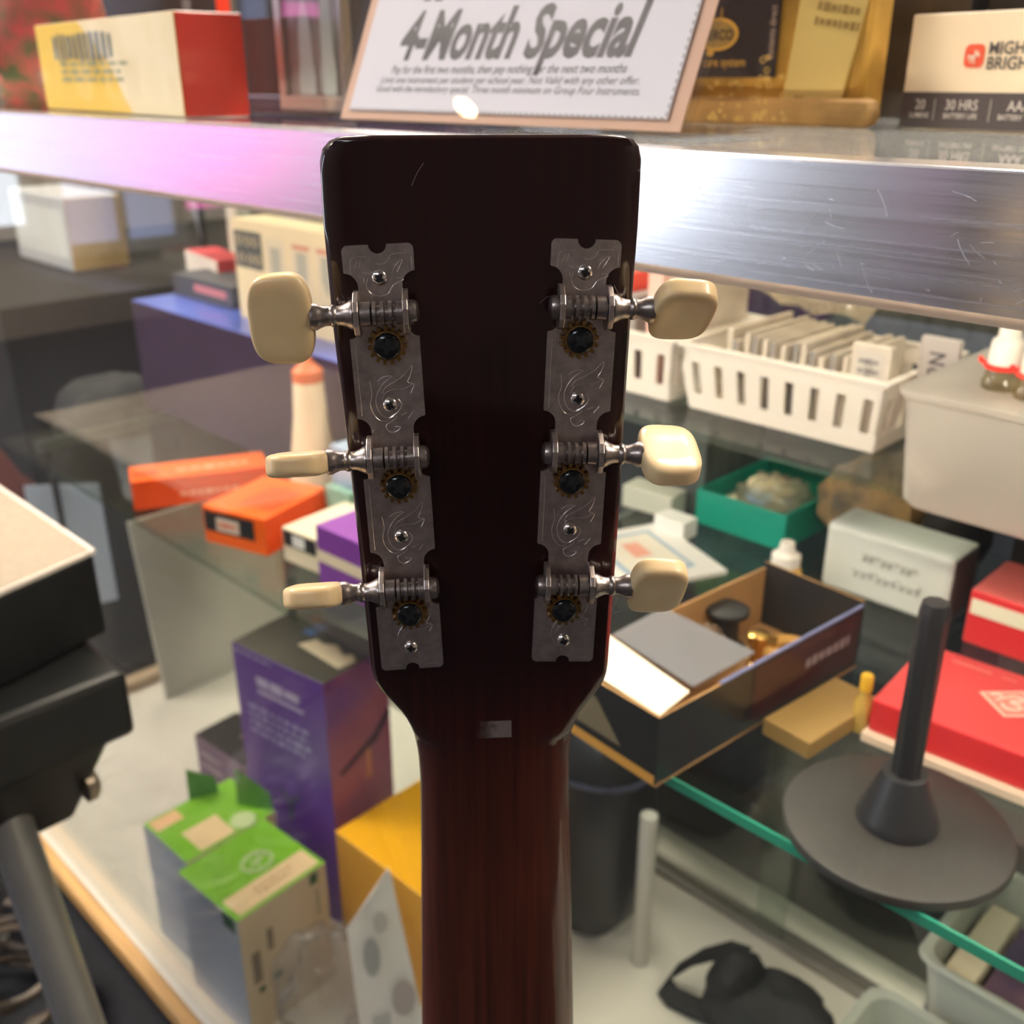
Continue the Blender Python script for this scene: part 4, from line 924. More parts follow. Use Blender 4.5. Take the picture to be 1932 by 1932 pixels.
blob(.016, .028, .018, 12, .3, 3.5).build('bag_film', glass('tan_bag', (.85, .78, .7), 1.45, .1, .45, (.6, .45, .33)), c3, smooth=True)
c4 = thing('brass_fitting', 'small shiny brass fitting inside the open carton', 'fitting', (-.278, .492, SH + .0022))
MB().lathe([(.005, 0), (.006, .001), (.006, .016), (.004, .018), (.004, .03), (.0065, .031), (.0065, .037), (.004, .038)], 20).build('stem', mat('bright_brass', (.8, .5, .15), .2, 1.0), c4, smooth=True)
MB().tube([(.0, 0, .034), (.006, .002, .034), (.011, .004, .034)], .0035, 8).build('side_arm', mat('bright_brass', (.8, .5, .15), .2, 1.0), c4, smooth=True)
c5 = thing('tape_ring', 'amber ring of tape at the back of the open carton', 'tape', (-.278, .535, SH + .0022))
MB().tube([(.013 * math.cos(a), .013 * math.sin(a), .006) for a in [k * PI / 10 for k in range(20)]], .0055, 8, closed=True).build('ring', mat('amber_tape', (.5, .27, .07), .4), c5, smooth=True)

# tan block, red boxes
t, dm = carton('tan_block', 'tan cardboard block beside the open black carton', (-.2485, .455), .032, .07, .011, SH, [mat('tan_card', (.36, .22, .07), .5)] * 6, rotz=math.radians(-6))
t = thing('glass_vial', 'small glass vial with shining amber oil beside the tan block', 'vial', (-.208, .508, SH))
t.location = (-.2105, .4995, SH)
MB().lathe([(.005, 0), (.0055, .001), (.0055, .02), (.003, .024), (.003, .027)], 18).build('glass_body', mat('amber_oil', (.9, .6, .15), .08, coat=1, trans=.4), t, smooth=True)
MB().lathe([(.0036, .027), (.0036, .036), (.003, .037)], 16).build('cap', mat('yellow_cap', (.7, .4, .03), .4), t, smooth=True)
REDC = mat('crimson_card', (.68, .03, .035), .38, coat=.25); REDT = mat('crimson_top', (.78, .075, .08), .35, coat=.3)
t, dm = carton('flat_white_tray', 'flat white tray under the crimson logo box', (-.205, .489), .20, .092, .006, SH, [mat('peach_white', (.85, .66, .5), .5)] * 6, rotz=math.radians(4), cat='tray')
t, dm = carton('red_logo_box', 'crimson box with pale diamond logo on the lid', (-.2035, .4935), .19, .082, .021, SH + .0062, [REDC, REDC, REDC, REDC, REDT, REDC], rotz=math.radians(4), bevel=.0015)
cxl, cyl = .0625, .046
decal(t, dm, 'top', [(cxl - .019, cyl), (cxl, cyl - .017), (cxl + .019, cyl), (cxl, cyl + .017)], mat('logo_blush', (.9, .6, .5), .5), 'diamond_logo')
decal(t, dm, 'top', [(cxl - .0165, cyl), (cxl, cyl - .0147), (cxl + .0165, cyl), (cxl, cyl + .0147)], mat('logo_coral', (.82, .25, .2), .5), 'diamond_field', e=.0006)
lm = MB(); Ft = face_matrix(dm, 'top', .0009)
for pts in ([(-.010, -.004), (-.004, .006), (.001, .009), (.004, .005), (-.002, 0), (.004, -.002), (.005, -.007), (-.001, -.010), (-.006, -.006)], [(.003, .009), (.008, .004), (.012, .001), (.006, -.004)], [(-.015, .001), (-.010, .004), (-.007, .0)]):
    lm.tube([Ft @ Vector((cxl + a * .85, cyl + b * .85, 0)) for a, b in smooth_pts(pts)], .0009, 5)
lm.build('logo_monogram', mat('logo_blush', (.9, .6, .5), .5), t)
scribble(t, dm, 'top', .02, .068, .17, .073, 1, mat('faint_coral', (.85, .2, .18), .5), 2)
t, dm = carton('red_white_box', 'red box with white lid band at the right shelf back', (-.211, .642), .18, .062, .04, SH, [REDC, REDC, REDC, REDC, mat('faded_red_top', (.62, .12, .11), .4), REDC], rotz=.01, bevel=.002)
decal(t, dm, 'front', rect(.002, .023, .178, .034), mat('band_ivory', (.85, .78, .6), .5), 'white_band')
# round black stand
dx, dy = -.155, .430
t = thing('instrument_peg', 'round black disc base with fluted upright peg on the glass shelf', 'stand', (dx, dy, SH))
RUB = mat('dull_black_rubber', (.035, .033, .031), .55, var=.15, scale=300); RUB2 = mat('smooth_black_plastic', (.022, .023, .027), .4)
MB().lathe([(.053, 0), (.0555, .0012), (.056, .004), (.0552, .0062), (.053, .0072), (.02, .0074)], 72).build('disc', RUB, t, smooth=True)
MB().lathe([(.0195, .0075), (.0198, .0095), (.0185, .013), (.0118, .0345), (.0108, .0368), (.0085, .0372)], 40).build('cone', RUB2, t, smooth=True)
pg = MB(); n = 48; vs = []; fs = []; Ls = [k / 20 for k in range(21)]
for q in Ls:
    for k in range(n):
        a = 2 * PI * k / n; r = (.0072 - .0006 * q) * (1 + .045 * math.cos(8 * a + 5 * q)); 
        if q > .97: r *= .88
        vs.append((r * math.cos(a), r * math.sin(a), .0373 + .0935 * q))
for i in range(20):
    for k in range(n): k2 = (k + 1) % n; fs.append((i * n + k, i * n + k2, (i + 1) * n + k2, (i + 1) * n + k))
fs.append(tuple(range(n - 1, -1, -1))); fs.append(tuple(20 * n + k for k in range(n)))
pg.add(vs, fs).build('peg', RUB2, t, smooth=True).rotation_euler = (0, 0, 0)
# white tub with mirrored writing
t, dm = carton('white_tub', 'white plastic tub with faint reversed handwriting behind the peg', (-.322, .651), .096, .042, .052, SH, [mat('tub_white', (.62, .63, .58), .35), mat('tub_side', (.06, .06, .06), .5), BLACK, WHITE, mat('tub_top', (.5, .52, .5), .35), WHITE], cat='tub', bevel=.004)
Fw = face_matrix(dm, 'front', .0006); hwm = MB(); rnd = random.Random(8)
for (ua, ub, vv, am) in ((.030, .072, .033, .0055), (.024, .076, .019, .0042)):
    pts = []; nq = 60
    for i in range(nq):
        q = i / (nq - 1); pts.append(Fw @ Vector((ua + (ub - ua) * q + .0022 * math.sin(i * .95), vv + am * .55 * math.sin(i * .95 + 1.2) + am * .8 * max(0, math.sin(i * .31 + ua * 90)) ** 6, 0)))
    hwm.tube(pts, .00055, 4)
hwm.build('handwriting', mat('faint_pencil', (.38, .38, .34), .6), t)
t = thing('paper_bag', 'brown paper bag of parts behind the white tub', 'bag', (-.325, .745, SH))
blob(.046, .045, .04, 6, .22, 3.0, flat=-.036).build('bag_body', mat('brown_paper', (.4, .24, .1), .7, col2=(.10, .075, .05), scale=40), t, smooth=True, loc=(0, 0, .0362))
t = thing('dark_pouch', 'small black pouch at the back beside the brown paper bag', 'pouch', (-.262, .745, SH))
blob(.024, .04, .04, 9, .15, 2.5, flat=-.036).build('pouch_body', mat('black_cloth', (.012, .012, .014), .8), t, smooth=True, loc=(0, 0, .0362))
carton('black_box', 'plain black box under the frosted bin at the shelf back', (-.215, .722), .20, .07, .07, SH, [BLACK] * 6)
t = thing('yellow_bottle', 'small white bottle with yellow foot behind the open carton', 'bottle', (-.336, .622, SH))
MB().lathe([(.011, 0), (.012, .002), (.012, .018), (.010, .022)], 20).build('bottle_body', mat('yellow_plastic', (.75, .42, .05), .4), t, smooth=True)
MB().lathe([(.0105, .0221), (.0105, .03), (.006, .033), (.005, .04)], 20).build('bottle_top', mat('white_cap', (.86, .8, .72), .4), t, smooth=True)

# ================================================================== INSIDE: RIGHT, ON THE DECK
t = thing('soft_case', 'tall black soft instrument pouch standing on the deck behind the neck', 'case', (-.60, .715, DECK))
bs = blob(.085, .06, .145, 4, .05, 2.0, p=3.2, flat=-.138)
bs.build('case_body', mat('black_nylon', (.014, .014, .016), .5, coat=.15), t, smooth=True, loc=(0, 0, .139))
MB().tube([(.085 * math.cos(a), .062 * math.sin(a), .225) for a in [k * PI / 12 for k in range(24)]], .003, 6, closed=True).build('zipper', mat('blue_black_trim', (.05, .05, .09), .4), t, smooth=True)
t = thing('white_tube', 'slim white tube standing next to the black soft case', 'tube', (-.498, .70, DECK))
MB().lathe([(.009, 0), (.0095, .001), (.0095, .19), (.009, .2)], 20).build('tube_body', mat('tube_white', (.6, .58, .52), .4), t, smooth=True)
t = thing('shoulder_strap', 'black padded strap with loop lying on the white deck', 'strap', (-.355, .715, DECK))
SB2 = mat('black_webbing', (.012, .012, .013), .7)
blob(.075, .05, .032, 15, .25, 2.4, flat=-.028).build('pad', SB2, t, smooth=True, loc=(.01, 0, .029))
blob(.03, .034, .05, 19, .2, 2.0, flat=-.03).build('fold', SB2, t, smooth=True, loc=(-.03, .0, .033))
lp = MB(); lpts = [(-.045 + .001 * k, -.02 + .003 * k, .05) for k in range(1)]
lpts = [(-.03, .01, .07), (-.055, .012, .06), (-.08, .0, .04), (-.098, -.018, .018), (-.10, -.03, .008), (-.085, -.034, .006), (-.06, -.03, .008), (-.03, -.025, .012)]
for i in range(len(lpts) - 1):
    a_, b_ = Vector(lpts[i]), Vector(lpts[i + 1]); up_ = Vector((0, .010, .004)); nn = Vector((0, 0, .004))
    lp.hexa([a_ - up_, b_ - up_, b_ + up_, a_ + up_], [a_ - up_ + nn, b_ - up_ + nn, b_ + up_ + nn, a_ + up_ + nn])
lp.build('loop', SB2, t)
# pale trays
def open_tray(label, x, y, z, wd, dp, h, m, rz=0):
    t = thing('pale_tray', label, 'tray', (x, y, z), rz)
    def ring(k, zz, r=.014):
        return [(px, py, zz) for px, py in arc(wd + k - r, -k + r, r, 270, 360, 5) + arc(wd + k - r, dp + k - r, r, 0, 90, 5) + arc(-k + r, dp + k - r, r, 90, 180, 5) + arc(-k + r, -k + r, r, 180, 270, 5)]
    shell([ring(-.001, .002), ring(-.004, 0), ring(0, .003), ring(.006, h - .002), ring(.010, h), ring(.008, h + .002), ring(.003, h), ring(-.002, .004)][1:], True, True).build('tray_body', m, t, smooth=True)
    return t
DGREYB = mat('mid_grey_card', (.3, .3, .28), .6)
PT = mat('pale_sage_plastic', (.52, .53, .47), .35, coat=.2)
open_tray('pale plastic tray with a purple packet, lower right below the shelf', -.165, .566, .395, .24, .11, .055, PT)
carton('tray_riser', 'white box under the pale tray with the purple packet', (-.155, .575), .22, .09, .395 - DECK - .0003, DECK, [WHITE] * 6)
t, dm = carton('purple_packet', 'purple foil packet lying in the pale tray', (-.135, .578), .15, .08, .030, .3995, [mat('violet_foil', (.06, .035, .12), .25, coat=.6, col2=(.22, .12, .14), scale=14)] * 6, rotz=.03, cat='packet')
t, dm = carton('card_packet', 'cream card at the left end of the pale tray', (-.160, .577), .02, .085, .034, .3995, [CREAM] * 6, cat='packet')
open_tray('empty pale plastic tray nearest the front glass, lower right corner', -.183, .438, .365, .24, .105, .05, PT, .02)
carton('tray_riser', 'white box under the empty pale tray', (-.172, .448), .21, .085, .365 - DECK - .0003, DECK, [WHITE] * 6)
carton('mute_riser', 'grey box standing behind the pale trays under the mute', (-.20, .69), .20, .05, .185, DECK, [DGREYB] * 6)
t = thing('black_mute', 'black conical mute standing narrow end down behind the pale trays', 'mute', (-.190, .716, .2803))
MB().lathe([(.006, 0), (.008, .002), (.064, .115), (.066, .119), (.064, .125), (.02, .127)], 40).build('cone_body', mat('black_fibre', (.012, .014, .016), .5), t, smooth=True)

# ================================================================== INSIDE: LEFT, ON THE DECK
GRN = mat('leaf_green_card', (.20, .50, .02), .45); GW = mat('cool_white_card', (.55, .58, .66), .5); GC = mat('buff_card', (.68, .56, .4), .5)
GDK = mat('dark_green_ink', (.03, .12, .05), .5)
def green_box(label, A, wd, dp, h, rz):
    t, dm = carton('green_box', label, A, wd, dp, h, DECK, [GW, GC, GW, GW, GRN, GC], rotz=rz, group='green topped boxes')
    return t, dm
t, dm = green_box('front green topped box with a long price label and barcode side', (-.817, .338), .103, .108, .155, math.radians(4))
decal(t, dm, 'topr', rect(.006, .004, .103, .033), mat('label_peach', (.86, .64, .38), .55), 'price_label')
scribble(t, dm, 'topr', .035, .012, .085, .026, 2, mat('tan_ink2', (.55, .36, .2), .5), 3)
F_ = face_matrix(dm, 'topr', .0007)
lm = MB()
for r_ in (.017, .0145): lm.tube([F_ @ Vector((.062 + r_ * math.cos(a) * 1.0, .053 + r_ * .85 * math.sin(a), 0)) for a in [k * PI / 14 for k in range(28)]], .0009, 4, closed=True)
for a0 in (0, .9, 2.1, 3.3, 4.4): lm.tube([F_ @ Vector((.062 + .011 * math.cos(a0) * q, .053 + .009 * math.sin(a0 + .4 * q) * q, 0)) for q in (0, .4, .8, 1.1)], .0011, 4)
lm.build('round_logo', mat('pale_green_ink', (.62, .75, .42), .5), t)
decal(t, dm, 'right', rect(.010, .065, .020, .105), mat('barcode_grey', (.24, .2, .15), .5), 'barcode'); decal(t, dm, 'right', rect(.030, .095, .037, .122), mat('barcode_grey', (.24, .2, .15), .5), 'barcode')
decal(t, dm, 'right', ellipse(.038, .058, .006, .005), GDK, 'green_mark'); decal(t, dm, 'right', rect(.086, .138, .096, .152), GDK, 'green_mark'); decal(t, dm, 'right', rect(.092, .095, .096, .13), mat('sage_ink', (.4, .4, .25), .5), 'side_strip'); decal(t, dm, 'front', rect(.078, .136, .098, .154), GDK, 'green_mark')
decal(t, dm, 'right', ellipse(.018, .054, .004, .004), GDK, 'green_mark')
t, dm = green_box('rear green topped box with raised flaps and orange sticker', (-.912, .349), .088, .110, .153, math.radians(2))
decal(t, dm, 'top', rect(.004, .004, .024, .036), mat('orange_sticker', (.9, .55, .3), .55), 'orange_sticker'); decal(t, dm, 'top', rect(.044, .02, .084, .062), mat('label_peach', (.86, .64, .38), .55), 'price_label'); decal(t, dm, 'top', ellipse(.074, .078, .014, .014), mat('pale_green_ink', (.62, .75, .42), .5), 'round_logo')
for (xa, ya, xb, yb, hh) in ((.0, .056, .012, .085, .042), (.048, .088, .084, .108, .050)):
    MB().add([(xa, ya, dm[2]), (xb, yb, dm[2]), (xb - .004, yb, dm[2] + hh * .45), (xa + .002, ya, dm[2] + hh), (xa + .0015, ya + .0012, dm[2]), (xb + .0012, yb + .0012, dm[2]), (xb - .003, yb + .001, dm[2] + hh * .45), (xa + .003, ya + .001, dm[2] + hh)], [(0, 1, 2, 3), (7, 6, 5, 4), (0, 4, 5, 1), (1, 5, 6, 2), (2, 6, 7, 3), (3, 7, 4, 0)]).build('flap', mat('flap_green', (.09, .30, .05), .5), t)
# tall purple box
PUR = mat('purple_card', (.12, .04, .30), .4, coat=.2); PUR2 = mat('magenta_purple', (.24, .085, .34), .4, coat=.2, col2=(.40, .12, .22), scale=9)
t, dm = carton('purple_box', 'tall purple box with grey top and white lettering', (-.915, .480), .145, .094, .325, DECK, [PUR, PUR2, PUR, PUR, mat('charcoal_top', (.09, .085, .075), .4), PUR], rotz=math.radians(8))
LAV = mat('lavender_ink', (.5, .42, .66), .5)
scribble(t, dm, 'front', .037, .282, .111, .297, 1, LAV, 4, fill=.9, name='heading_print', wmin=.25, wmax=.4); decal(t, dm, 'front', rect(.037, .274, .111, .2785), LAV, 'underline')
scribble(t, dm, 'front', .018, .214, .12, .257, 4, mat('lavender_ink2', (.34, .28, .58), .5), 8, fill=.62)
scribble(t, dm, 'front', .004, .3155, .077, .3205, 1, LAV, 6)
decal(t, dm, 'front', [(.068, .115), (.077, .115), (.079, .141), (.094, .158), (.086, .16), (.074, .148), (.06, .158), (.056, .153), (.068, .139)], mat('dusk_green', (.06, .06, .14), .5), 'plant_print')
decal(t, dm, 'top', [(.064, .039), (.136, .03), (.14, .052), (.128, .06), (.12, .053), (.10, .064), (.085, .057), (.072, .06)], mat('top_pale_print', (.85, .72, .55), .5), 'white_logo'); decal(t, dm, 'top', rect(.047, .06, .064, .086), mat('top_blue', (.10, .17, .4), .5), 'blue_print')  # pale irregular print on the grey top
decal(t, dm, 'right', rect(.053, .175, .06, .215), mat('salmon_print', (.6, .26, .2), .5), 'salmon_strip'); decal(t, dm, 'right', [(.012, .205), (.045, .22), (.066, .228), (.09, .25), (.094, .241), (.07, .216), (.045, .21), (.016, .20)], mat('dusk_print', (.06, .02, .08), .5), 'branch_print')
t, dm = carton('dark_purple_box', 'smaller dusky purple box with brown-black top left of the tall purple box', (-1.089, .503), .112, .066, .105, DECK, [mat('dusky_purple', (.14, .075, .13), .45), PUR, PUR, PUR, mat('umber_top', (.035, .028, .026), .4), PUR], rotz=math.radians(5))
scribble(t, dm, 'front', .01, .055, .06, .09, 2, mat('dusk_ink', (.35, .25, .3), .5), 5); scribble(t, dm, 'top', .05, .03, .1, .045, 1, mat('dusk_ink2', (.3, .2, .18), .5), 6)
# amber yellow box
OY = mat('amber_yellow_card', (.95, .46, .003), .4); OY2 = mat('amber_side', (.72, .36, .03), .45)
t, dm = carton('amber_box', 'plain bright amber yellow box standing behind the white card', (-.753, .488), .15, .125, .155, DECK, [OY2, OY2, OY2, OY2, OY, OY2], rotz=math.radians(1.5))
# printed white card leaning on the amber box
cp_ = [Vector((-.6306, .453, .287)), Vector((-.6327, .411, .2477)), Vector((-.620, .40, .0965)), Vector((-.586, .46, .0965))]
cp_ = [Vector((-.640, .472, .283)), Vector((-.6375, .4165, .245)), Vector((-.612, .408, .0960)), Vector((-.585, .468, .0960))]
nv = (cp_[1] - cp_[0]).cross(cp_[3] - cp_[0]).normalized()
t = thing('printed_card', 'white printed card with grey drawings leaning beside the guitar neck', 'card', cp_[2])
o0 = cp_[2]
wc = mat('glossy_white_card', (.86, .85, .84), .35, coat=.4)
MB().hexa([p - o0 for p in cp_], [p - o0 + nv * .0012 for p in cp_]).build('card_sheet', wc, t)
e1 = (cp_[3] - cp_[2]).normalized(); e2 = (cp_[1] - cp_[2]); e2 = (e2 - e1 * e2.dot(e1)).normalized(); nn = e1.cross(e2)
sgn = 1 if nn.dot(CAM - o0) > 0 else -1
Mc = Matrix(((e1.x, e2.x, nn.x, 0), (e1.y, e2.y, nn.y, 0), (e1.z, e2.z, nn.z, 0), (0, 0, 0, 1))) @ Matrix.Translation((0, 0, sgn * .002))
for pts, c_ in ((ellipse(.018, .115, .008, .022), (.42, .43, .44)), (ellipse(.045, .06, .012, .02), (.5, .44, .44)), (rect(.012, .02, .03, .05), (.55, .55, .55)), (ellipse(.03, .15, .007, .012), (.6, .58, .56)), (rect(.036, .004, .056, .014), (.7, .3, .2))):
    decal(t, None, None, pts, mat('card_print_%d' % int(c_[0] * 100 + c_[2] * 10), c_, .5), 'drawing', M=Mc)
t = thing('clear_bag', 'empty crinkled clear plastic bag between green box and white card', 'plastic bag', (-.668, .408, DECK))
blob(.038, .05, .07, 21, .4, 3.2, n=36, flat=-.06).build('bag_film', glass('misty_film', (.93, .93, .94), 1.4, .12, .12, (.75, .75, .77)), t, smooth=True, loc=(0, 0, .061))
# pale board at the left end
t = thing('pale_board', 'pale grey-green board leaning at the left end of the deck', 'board', (-1.352, .585, DECK + .0002))
MB().hexa([(0, 0, 0), (.006, 0, 0), (.006, .232, 0), (0, .232, 0)], [(-.034, -.002, .292), (-.028, -.002, .292), (-.028, .225, .292), (-.034, .225, .292)]).build('board_sheet', mat('sage_grey_board', (.62, .60, .53), .4, var=.12, scale=9), t, bevel=.001)

# ================================================================== INSIDE: LEFT SHELF
z = LSH
DP = mat('aubergine_card', (.045, .022, .055), .45, var=.3, scale=7); BT = mat('blue_lit_top', (.10, .15, .60), .3, coat=.4)  # blue light falling on the top is put into its colour
t, dm = carton('aubergine_box', 'large dark aubergine box with top coloured as blue-lit on the left shelf', (-1.400, .645), .64, .145, .155, z, [DP, DP, DP, DP, BT, DP], bevel=.002)
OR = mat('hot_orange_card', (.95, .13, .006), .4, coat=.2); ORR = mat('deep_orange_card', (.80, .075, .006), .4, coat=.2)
a_ = math.atan2(.143, .065)
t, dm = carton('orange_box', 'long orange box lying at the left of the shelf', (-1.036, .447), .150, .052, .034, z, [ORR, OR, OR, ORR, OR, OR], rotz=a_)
decal(t, dm, 'top', rect(.004, .018, .03, .026), INK, 'black_mark'); scribble(t, dm, 'top', .05, .012, .14, .03, 1, mat('pale_orange_ink', (.95, .4, .25), .5), 5, wmin=.08, wmax=.14); scribble(t, dm, 'front', .05, .008, .12, .018, 1, mat('pale_orange_ink', (.95, .4, .25), .5), 3)
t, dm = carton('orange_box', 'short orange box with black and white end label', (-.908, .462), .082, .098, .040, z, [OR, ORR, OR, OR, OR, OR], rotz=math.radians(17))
decal(t, dm, 'front', rect(.002, .014, .068, .036), INK, 'end_label'); decal(t, dm, 'front', rect(.018, .016, .048, .031), mat('label_blush', (.75, .58, .48), .5), 'label_panel', e=.0007); scribble(t, dm, 'front', .022, .019, .045, .028, 1, ORR, 3, e=.001)
decal(t, dm, 'top', rect(.03, .02, .075, .075), ORR, 'top_panel')
t, dm = carton('cream_box', 'cream box with black label next to the short orange box', (-.812, .494), .066, .085, .036, z, [CREAM, CREAM, CREAM, CREAM, mat('cream_lid', (.72, .64, .5), .5), CREAM], rotz=math.radians(6))
decal(t, dm, 'front', rect(.002, .018, .05, .034), INK, 'end_label'); decal(t, dm, 'front', rect(.016, .02, .034, .032), WHITEINK, 'label_panel', e=.0007)
t, dm = carton('violet_box', 'violet box with cream band beside the guitar headstock', (-.742, .492), .10, .09, .062, z, [mat('bright_violet_card', (.20, .045, .33), .4), VIO, VIO, VIO, mat('violet_lid', (.26, .06, .38), .4), VIO], rotz=math.radians(3))
t.location = (-.742, .487, z)
decal(t, dm, 'front', rect(.0005, .026, .0995, .038), CREAM, 'cream_band')
t, dm = carton('brown_box', 'brown kraft box lying behind the violet box', (-.80, .588), .08, .028, .05, z, [mat('kraft_dark', (.26, .15, .07), .6)] * 6)
t = thing('glue_bottle', 'cream white cone shaped glue bottle with red cap', 'bottle', (-.925, .613, z))
MB().lathe([(.027, 0), (.0285, .002), (.0285, .02), (.0265, .045), (.0225, .07), (.0185, .1), (.0165, .138)], 32).build('bottle_body', mat('bottle_cream', (.82, .68, .48), .4, sss=.1), t, smooth=True)
MB().lathe([(.017, .1381), (.017, .150), (.008, .158), (.005, .164)], 24).build('cap', mat('rust_cap', (.62, .14, .05), .4), t, smooth=True)
for k, (xx, yy, w_, d_, h_, c_, lb) in enumerate(((-.862, .592, .05, .03, .085, (.35, .45, .62), 'pale blue packet standing behind the glue bottle'), (-.855, .578, .04, .011, .045, (.35, .62, .5), 'mint green packet in front of the pale blue packet'), (-.795, .623, .06, .012, .095, (.45, .06, .05), 'dark red packet beside the headstock edge'))):
    carton('slim_packet', lb, (xx, yy), w_, d_, h_, z, [mat('slim_%d' % k, c_, .45, coat=.3, var=.3, scale=40)] * 6, cat='packet')
for k, dx_ in enumerate((0, .016)):
    o = MB().tube([(0, 0, 0), (.004, .006, .09)], .004, 8).build('screwdriver', mat('dark_handle', (.03, .03, .045), .4), None, loc=(-.988 + dx_, .628, z + .0005)); tag(o, ['dark thin stick standing left of the glue bottle', 'dark thin stick standing closest to the glue bottle'][k], 'tool', 'sticks behind the orange boxes')
# on top of the aubergine box
zt = LSH + .155
A, B = spot(355, 527, zt), spot(415, 554, zt)
t, dm = carton('white_red_box', 'small white box with red side on the blue-lit top', A, None, .05, .046, zt, [mat('blush_white', (.8, .7, .64), .5), mat('berry_red', (.5, .035, .05), .45), WHITE, WHITE, mat('berry_red', (.5, .035, .05), .45), WHITE], B=B)
A, B = spot(455, 597, zt), spot(640, 650, zt)
t, dm = carton('cream_display_box', 'cream display box with dark ornament panel and shields, left of the headstock', (A[0], max(A[1], .652)), .26, .05, .125, zt, [mat('warm_cream', (.8, .66, .42), .5)] * 5 + [CREAM])
decal(t, dm, 'front', rect(.003, .066, .066, .112), mat('slate_panel', (.09, .09, .085), .5), 'ornament_panel')
F_ = face_matrix(dm, 'front', .0009); lm = MB()
for cx_, cz_ in ((.016, .1), (.035, .1), (.052, .1), (.018, .078), (.038, .078), (.055, .078)):
    lm.tube([F_ @ Vector((cx_ + .006 * math.cos(a), cz_ + .005 * math.sin(a), 0)) for a in [k * PI / 6 for k in range(12)]], .0013, 4, closed=True)
lm.build('ornament', mat('ornament_gold', (.5, .42, .28), .5), t)
for cx_ in (.095, .150, .2):
    decal(t, dm, 'front', rect(cx_ - .021, .04, cx_ + .021, .108), mat('panel_ivory', (.72, .62, .44), .5), 'shield_panel')
    decal(t, dm, 'front', [(cx_ - .011, .098), (cx_ - .011, .07), (cx_, .05), (cx_ + .011, .07), (cx_ + .011, .098)], mat('shield_grey', (.42, .4, .33), .5), 'shield', e=.0007)
    if cx_ > .1: decal(t, dm, 'front', rect(cx_ - .018, .101, cx_ + .018, .106), mat('shield_red', (.6, .2, .12), .5), 'red_strip', e=.0007)
t, dm = carton('dark_folder', 'flat dark grey folder lying behind the small white box', (-1.395, .71), .16, .075, .03, zt, [mat('folder_grey', (.07, .07, .085), .5)] * 6)
decal(t, dm, 'front', rect(.06, .012, .145, .022), mat('pink_strip', (.6, .2, .22), .5), 'pink_strip')

# ================================================================== BEYOND THE LEFT END
WT = mat('pale_machine', (.52, .52, .55), .45)
carton('side_cabinet', 'dark cabinet standing past the left end of the case', (-3.1, .72), .95, 1.2, .57, 0, [mat('dark_cabinet', (.012, .011, .011), .6)] * 6, cat='cabinet')
A, B = spot(38, 485, .571), spot(140, 515, .571)
t, dm = carton('white_machine', 'white machine with tan side on the dark cabinet', A, None, .14, .17, .571, [WT, mat('tan_side', (.42, .28, .13), .5), WT, WT, WT, WT], B=B, cat='machine', bevel=.006)
decal(t, dm, 'front', rect(.015, .03, dm[0] - .015, .14), mat('bright_panel', (.74, .75, .74), .4), 'front_panel')
t = thing('white_banner', 'curved white sheet hanging behind the white machine', 'banner', (-2.45, 1.08, .571))
bn = MB(); n = 14
for i in range(n + 1):
    q = i / n; bn.v += [(-.15 + .5 * q, .10 * math.sin(q * 2.4), .42 - .34 * q ** 1.8), (-.15 + .5 * q, .10 * math.sin(q * 2.4) + .02, .60)]
for i in range(n): bn.f.append((2 * i, 2 * i + 2, 2 * i + 3, 2 * i + 1)); bn.m.append(0)
o = bn.build('sheet', mat('banner_white', (.8, .81, .86), .6), t, smooth=True); sd = o.modifiers.new('thick', 'SOLIDIFY'); sd.thickness = .003
MB().box(-.16, .06, .0005, -.15, .07, .61).box(.36, .06, .0005, .37, .07, .61).box(-.16, .055, .60, .37, .06, .61).build('banner_stand', BLACK, t)
t = thing('red_bag', 'dark red cloth bag on the floor past the case end', 'bag', (-1.95, .52, 0))
blob(.16, .13, .2, 31, .2, 2.2, flat=-.19).build('bag_body', mat('dark_red_cloth', (.10, .014, .010), .8), t, smooth=True, loc=(0, 0, .191))
t = thing('gig_bag', 'tall black gig bag standing past the left end of the case', 'gig bag', (-1.66, .70, 0))
blob(.09, .11, .27, 33, .1, 2.0, p=3, flat=-.26).build('bag_body', mat('gig_black', (.012, .012, .014), .7), t, smooth=True, loc=(0, 0, .261))
t = thing('price_sheet', 'pale blue typed sheet clipped at the left end of the case', 'paper', (-1.54, .545, 0.0))
SHT = mat('blue_white_sheet', (.58, .64, .84), .6)
sh = MB().hexa([(-.008, -.045, .2), (-.007, -.045, .2), (.02, .06, .2), (.019, .061, .2)], [(-.028, -.035, .415), (-.027, -.035, .415), (.005, .066, .40), (.004, .067, .40)]).build('sheet', SHT, t)
MB().box(-.012, .0, 0, -.004, .008, .43).build('clip_stand', BLACK, t)
MB().box(-.05, -.04, 0, .03, .05, .01).build('stand_foot', BLACK, t)

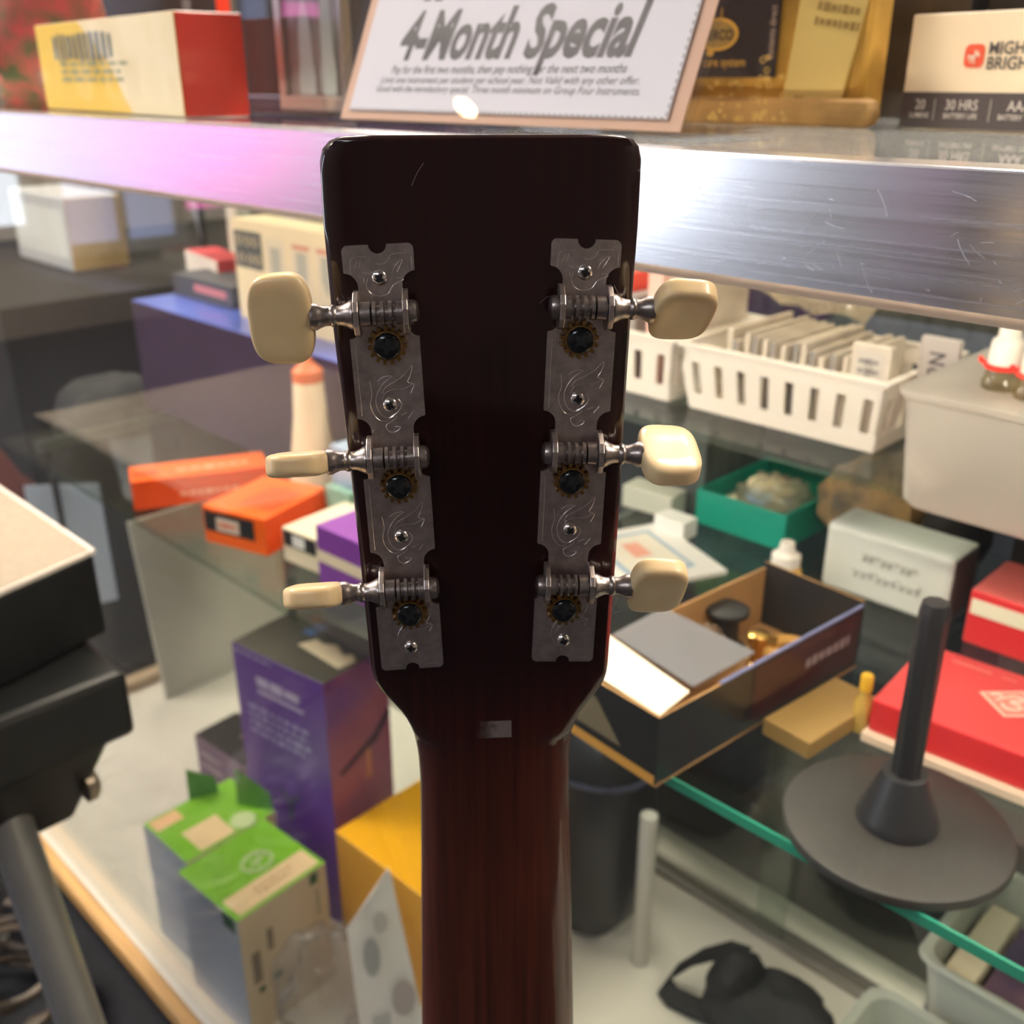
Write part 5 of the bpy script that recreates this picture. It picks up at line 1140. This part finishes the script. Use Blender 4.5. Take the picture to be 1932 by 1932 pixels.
# ================================================================== OUTSIDE, FRONT LEFT: equipment on a tubular stand
zt = .67
BT_ = mat('beige_vinyl', (.34, .275, .21), .6, var=.12, scale=160); BKV = mat('black_vinyl', (.010, .010, .011), .45, var=.3, scale=40)
t = thing('amplifier', 'black amplifier with beige top and pale rim in the left foreground', 'amplifier', (-.95, .198, .60))
p = [(-.05, -.22), (.262, -.005), (.245, .070), (-.05, .070)]
def pris(pts, z0, z1, nm, m, bevel=0): return MB().prism(pts, z0, z1).build(nm, m, t, bevel=bevel)
poly = [(-.12, -.25), (.262, -.25), (.262, -.0), (.246, .072), (-.12, .072)]
pris([(-.12, -.25), (.268, -.25), (.268, -.01), (.247, .070), (-.12, .070)], 0, .066, 'body', BKV, .003)
pris([(-.118, -.248), (.266, -.248), (.266, -.009), (.245, .068), (-.118, .068)], .0662, .0695, 'beige_top', BT_)
rim = [(-.12, .070), (.247, .070), (.268, -.01), (.268, -.25)]
MB().tube([(x_, y_, .0685) for x_, y_ in rim], .0022, 8).build('pale_rim', mat('pale_rim', (.7, .62, .55), .4), t, smooth=True)
t.location = (-.953, .199, .6005)
s_ = thing('equipment_stand', 'grey tubular stand with black bracket under the amplifier', 'stand', (-.69, .17, 0))
MB().box(-.20, -.16, .545, .045, .085, .5995).build('bracket_head', mat('black_plastic', (.012, .012, .013), .4), s_, bevel=.006)
MB().hexa([(-.09, -.02, .45), (-.02, -.02, .45), (-.02, .05, .45), (-.09, .05, .45)], [(-.14, -.08, .5445), (.035, -.08, .5445), (.035, .07, .5445), (-.14, .07, .5445)]).build('hinge', mat('black_plastic', (.012, .012, .013), .4), s_, bevel=.005)
TUB = mat('grey_steel_tube', (.32, .31, .3), .35, .6)
MB().tube([(-.02, .0, .51), (.17, -.005, .12), (.2273, -.0065, .012)], .016, 20).build('leg', TUB, s_, smooth=True)
MB().tube([(-.09, .0, .51), (-.27, -.005, .12), (-.32, -.006, .012)], .016, 20).build('leg', TUB, s_, smooth=True)
MB().lathe([(.02, 0), (.021, .002), (.021, .03), (.017, .034)], 20, c=(.232, -.0065, 0)).build('rubber_foot', BLACK, s_, smooth=True)
MB().lathe([(.02, 0), (.021, .002), (.021, .03), (.017, .034)], 20, c=(-.325, -.0065, 0)).build('rubber_foot', BLACK, s_, smooth=True)
MB().lathe([(.008, 0), (.014, .002), (.014, .008), (.01, .012)], 18, 'Y', c=(.0, .052, .49)).build('knob', mat('brass_knob', (.4, .33, .26), .3, .8), s_, smooth=True)
# cable heap on the floor
rnd = random.Random(3)
for k, (cx_, cy_, r_, c_, lb) in enumerate(((-1.00, .20, .075, (.07, .05, .036), 'brown-black coiled cable on the floor by the stand'), (-1.19, .20, .075, (.02, .02, .026), 'black coiled cable at the lower left corner'), (-1.08, .04, .055, (.14, .14, .2), 'bluish grey coiled cable closest to the case'))):
    pts = []
    for i in range(110):
        a = i * .31; pts.append((cx_ + (r_ + .012 * math.sin(i * .13 + k)) * math.cos(a) + rnd.gauss(0, .002), cy_ + (r_ * .8 + .01 * math.cos(i * .21)) * math.sin(a) + rnd.gauss(0, .002), .006 + .0009 * i + .008 * abs(math.sin(i * .45 + k))))
    o = MB().tube(pts, .005, 7).build('coiled_cable', mat('cable_%d' % k, c_, .4), None, smooth=True); tag(o, lb, 'cable', 'cables on the floor')
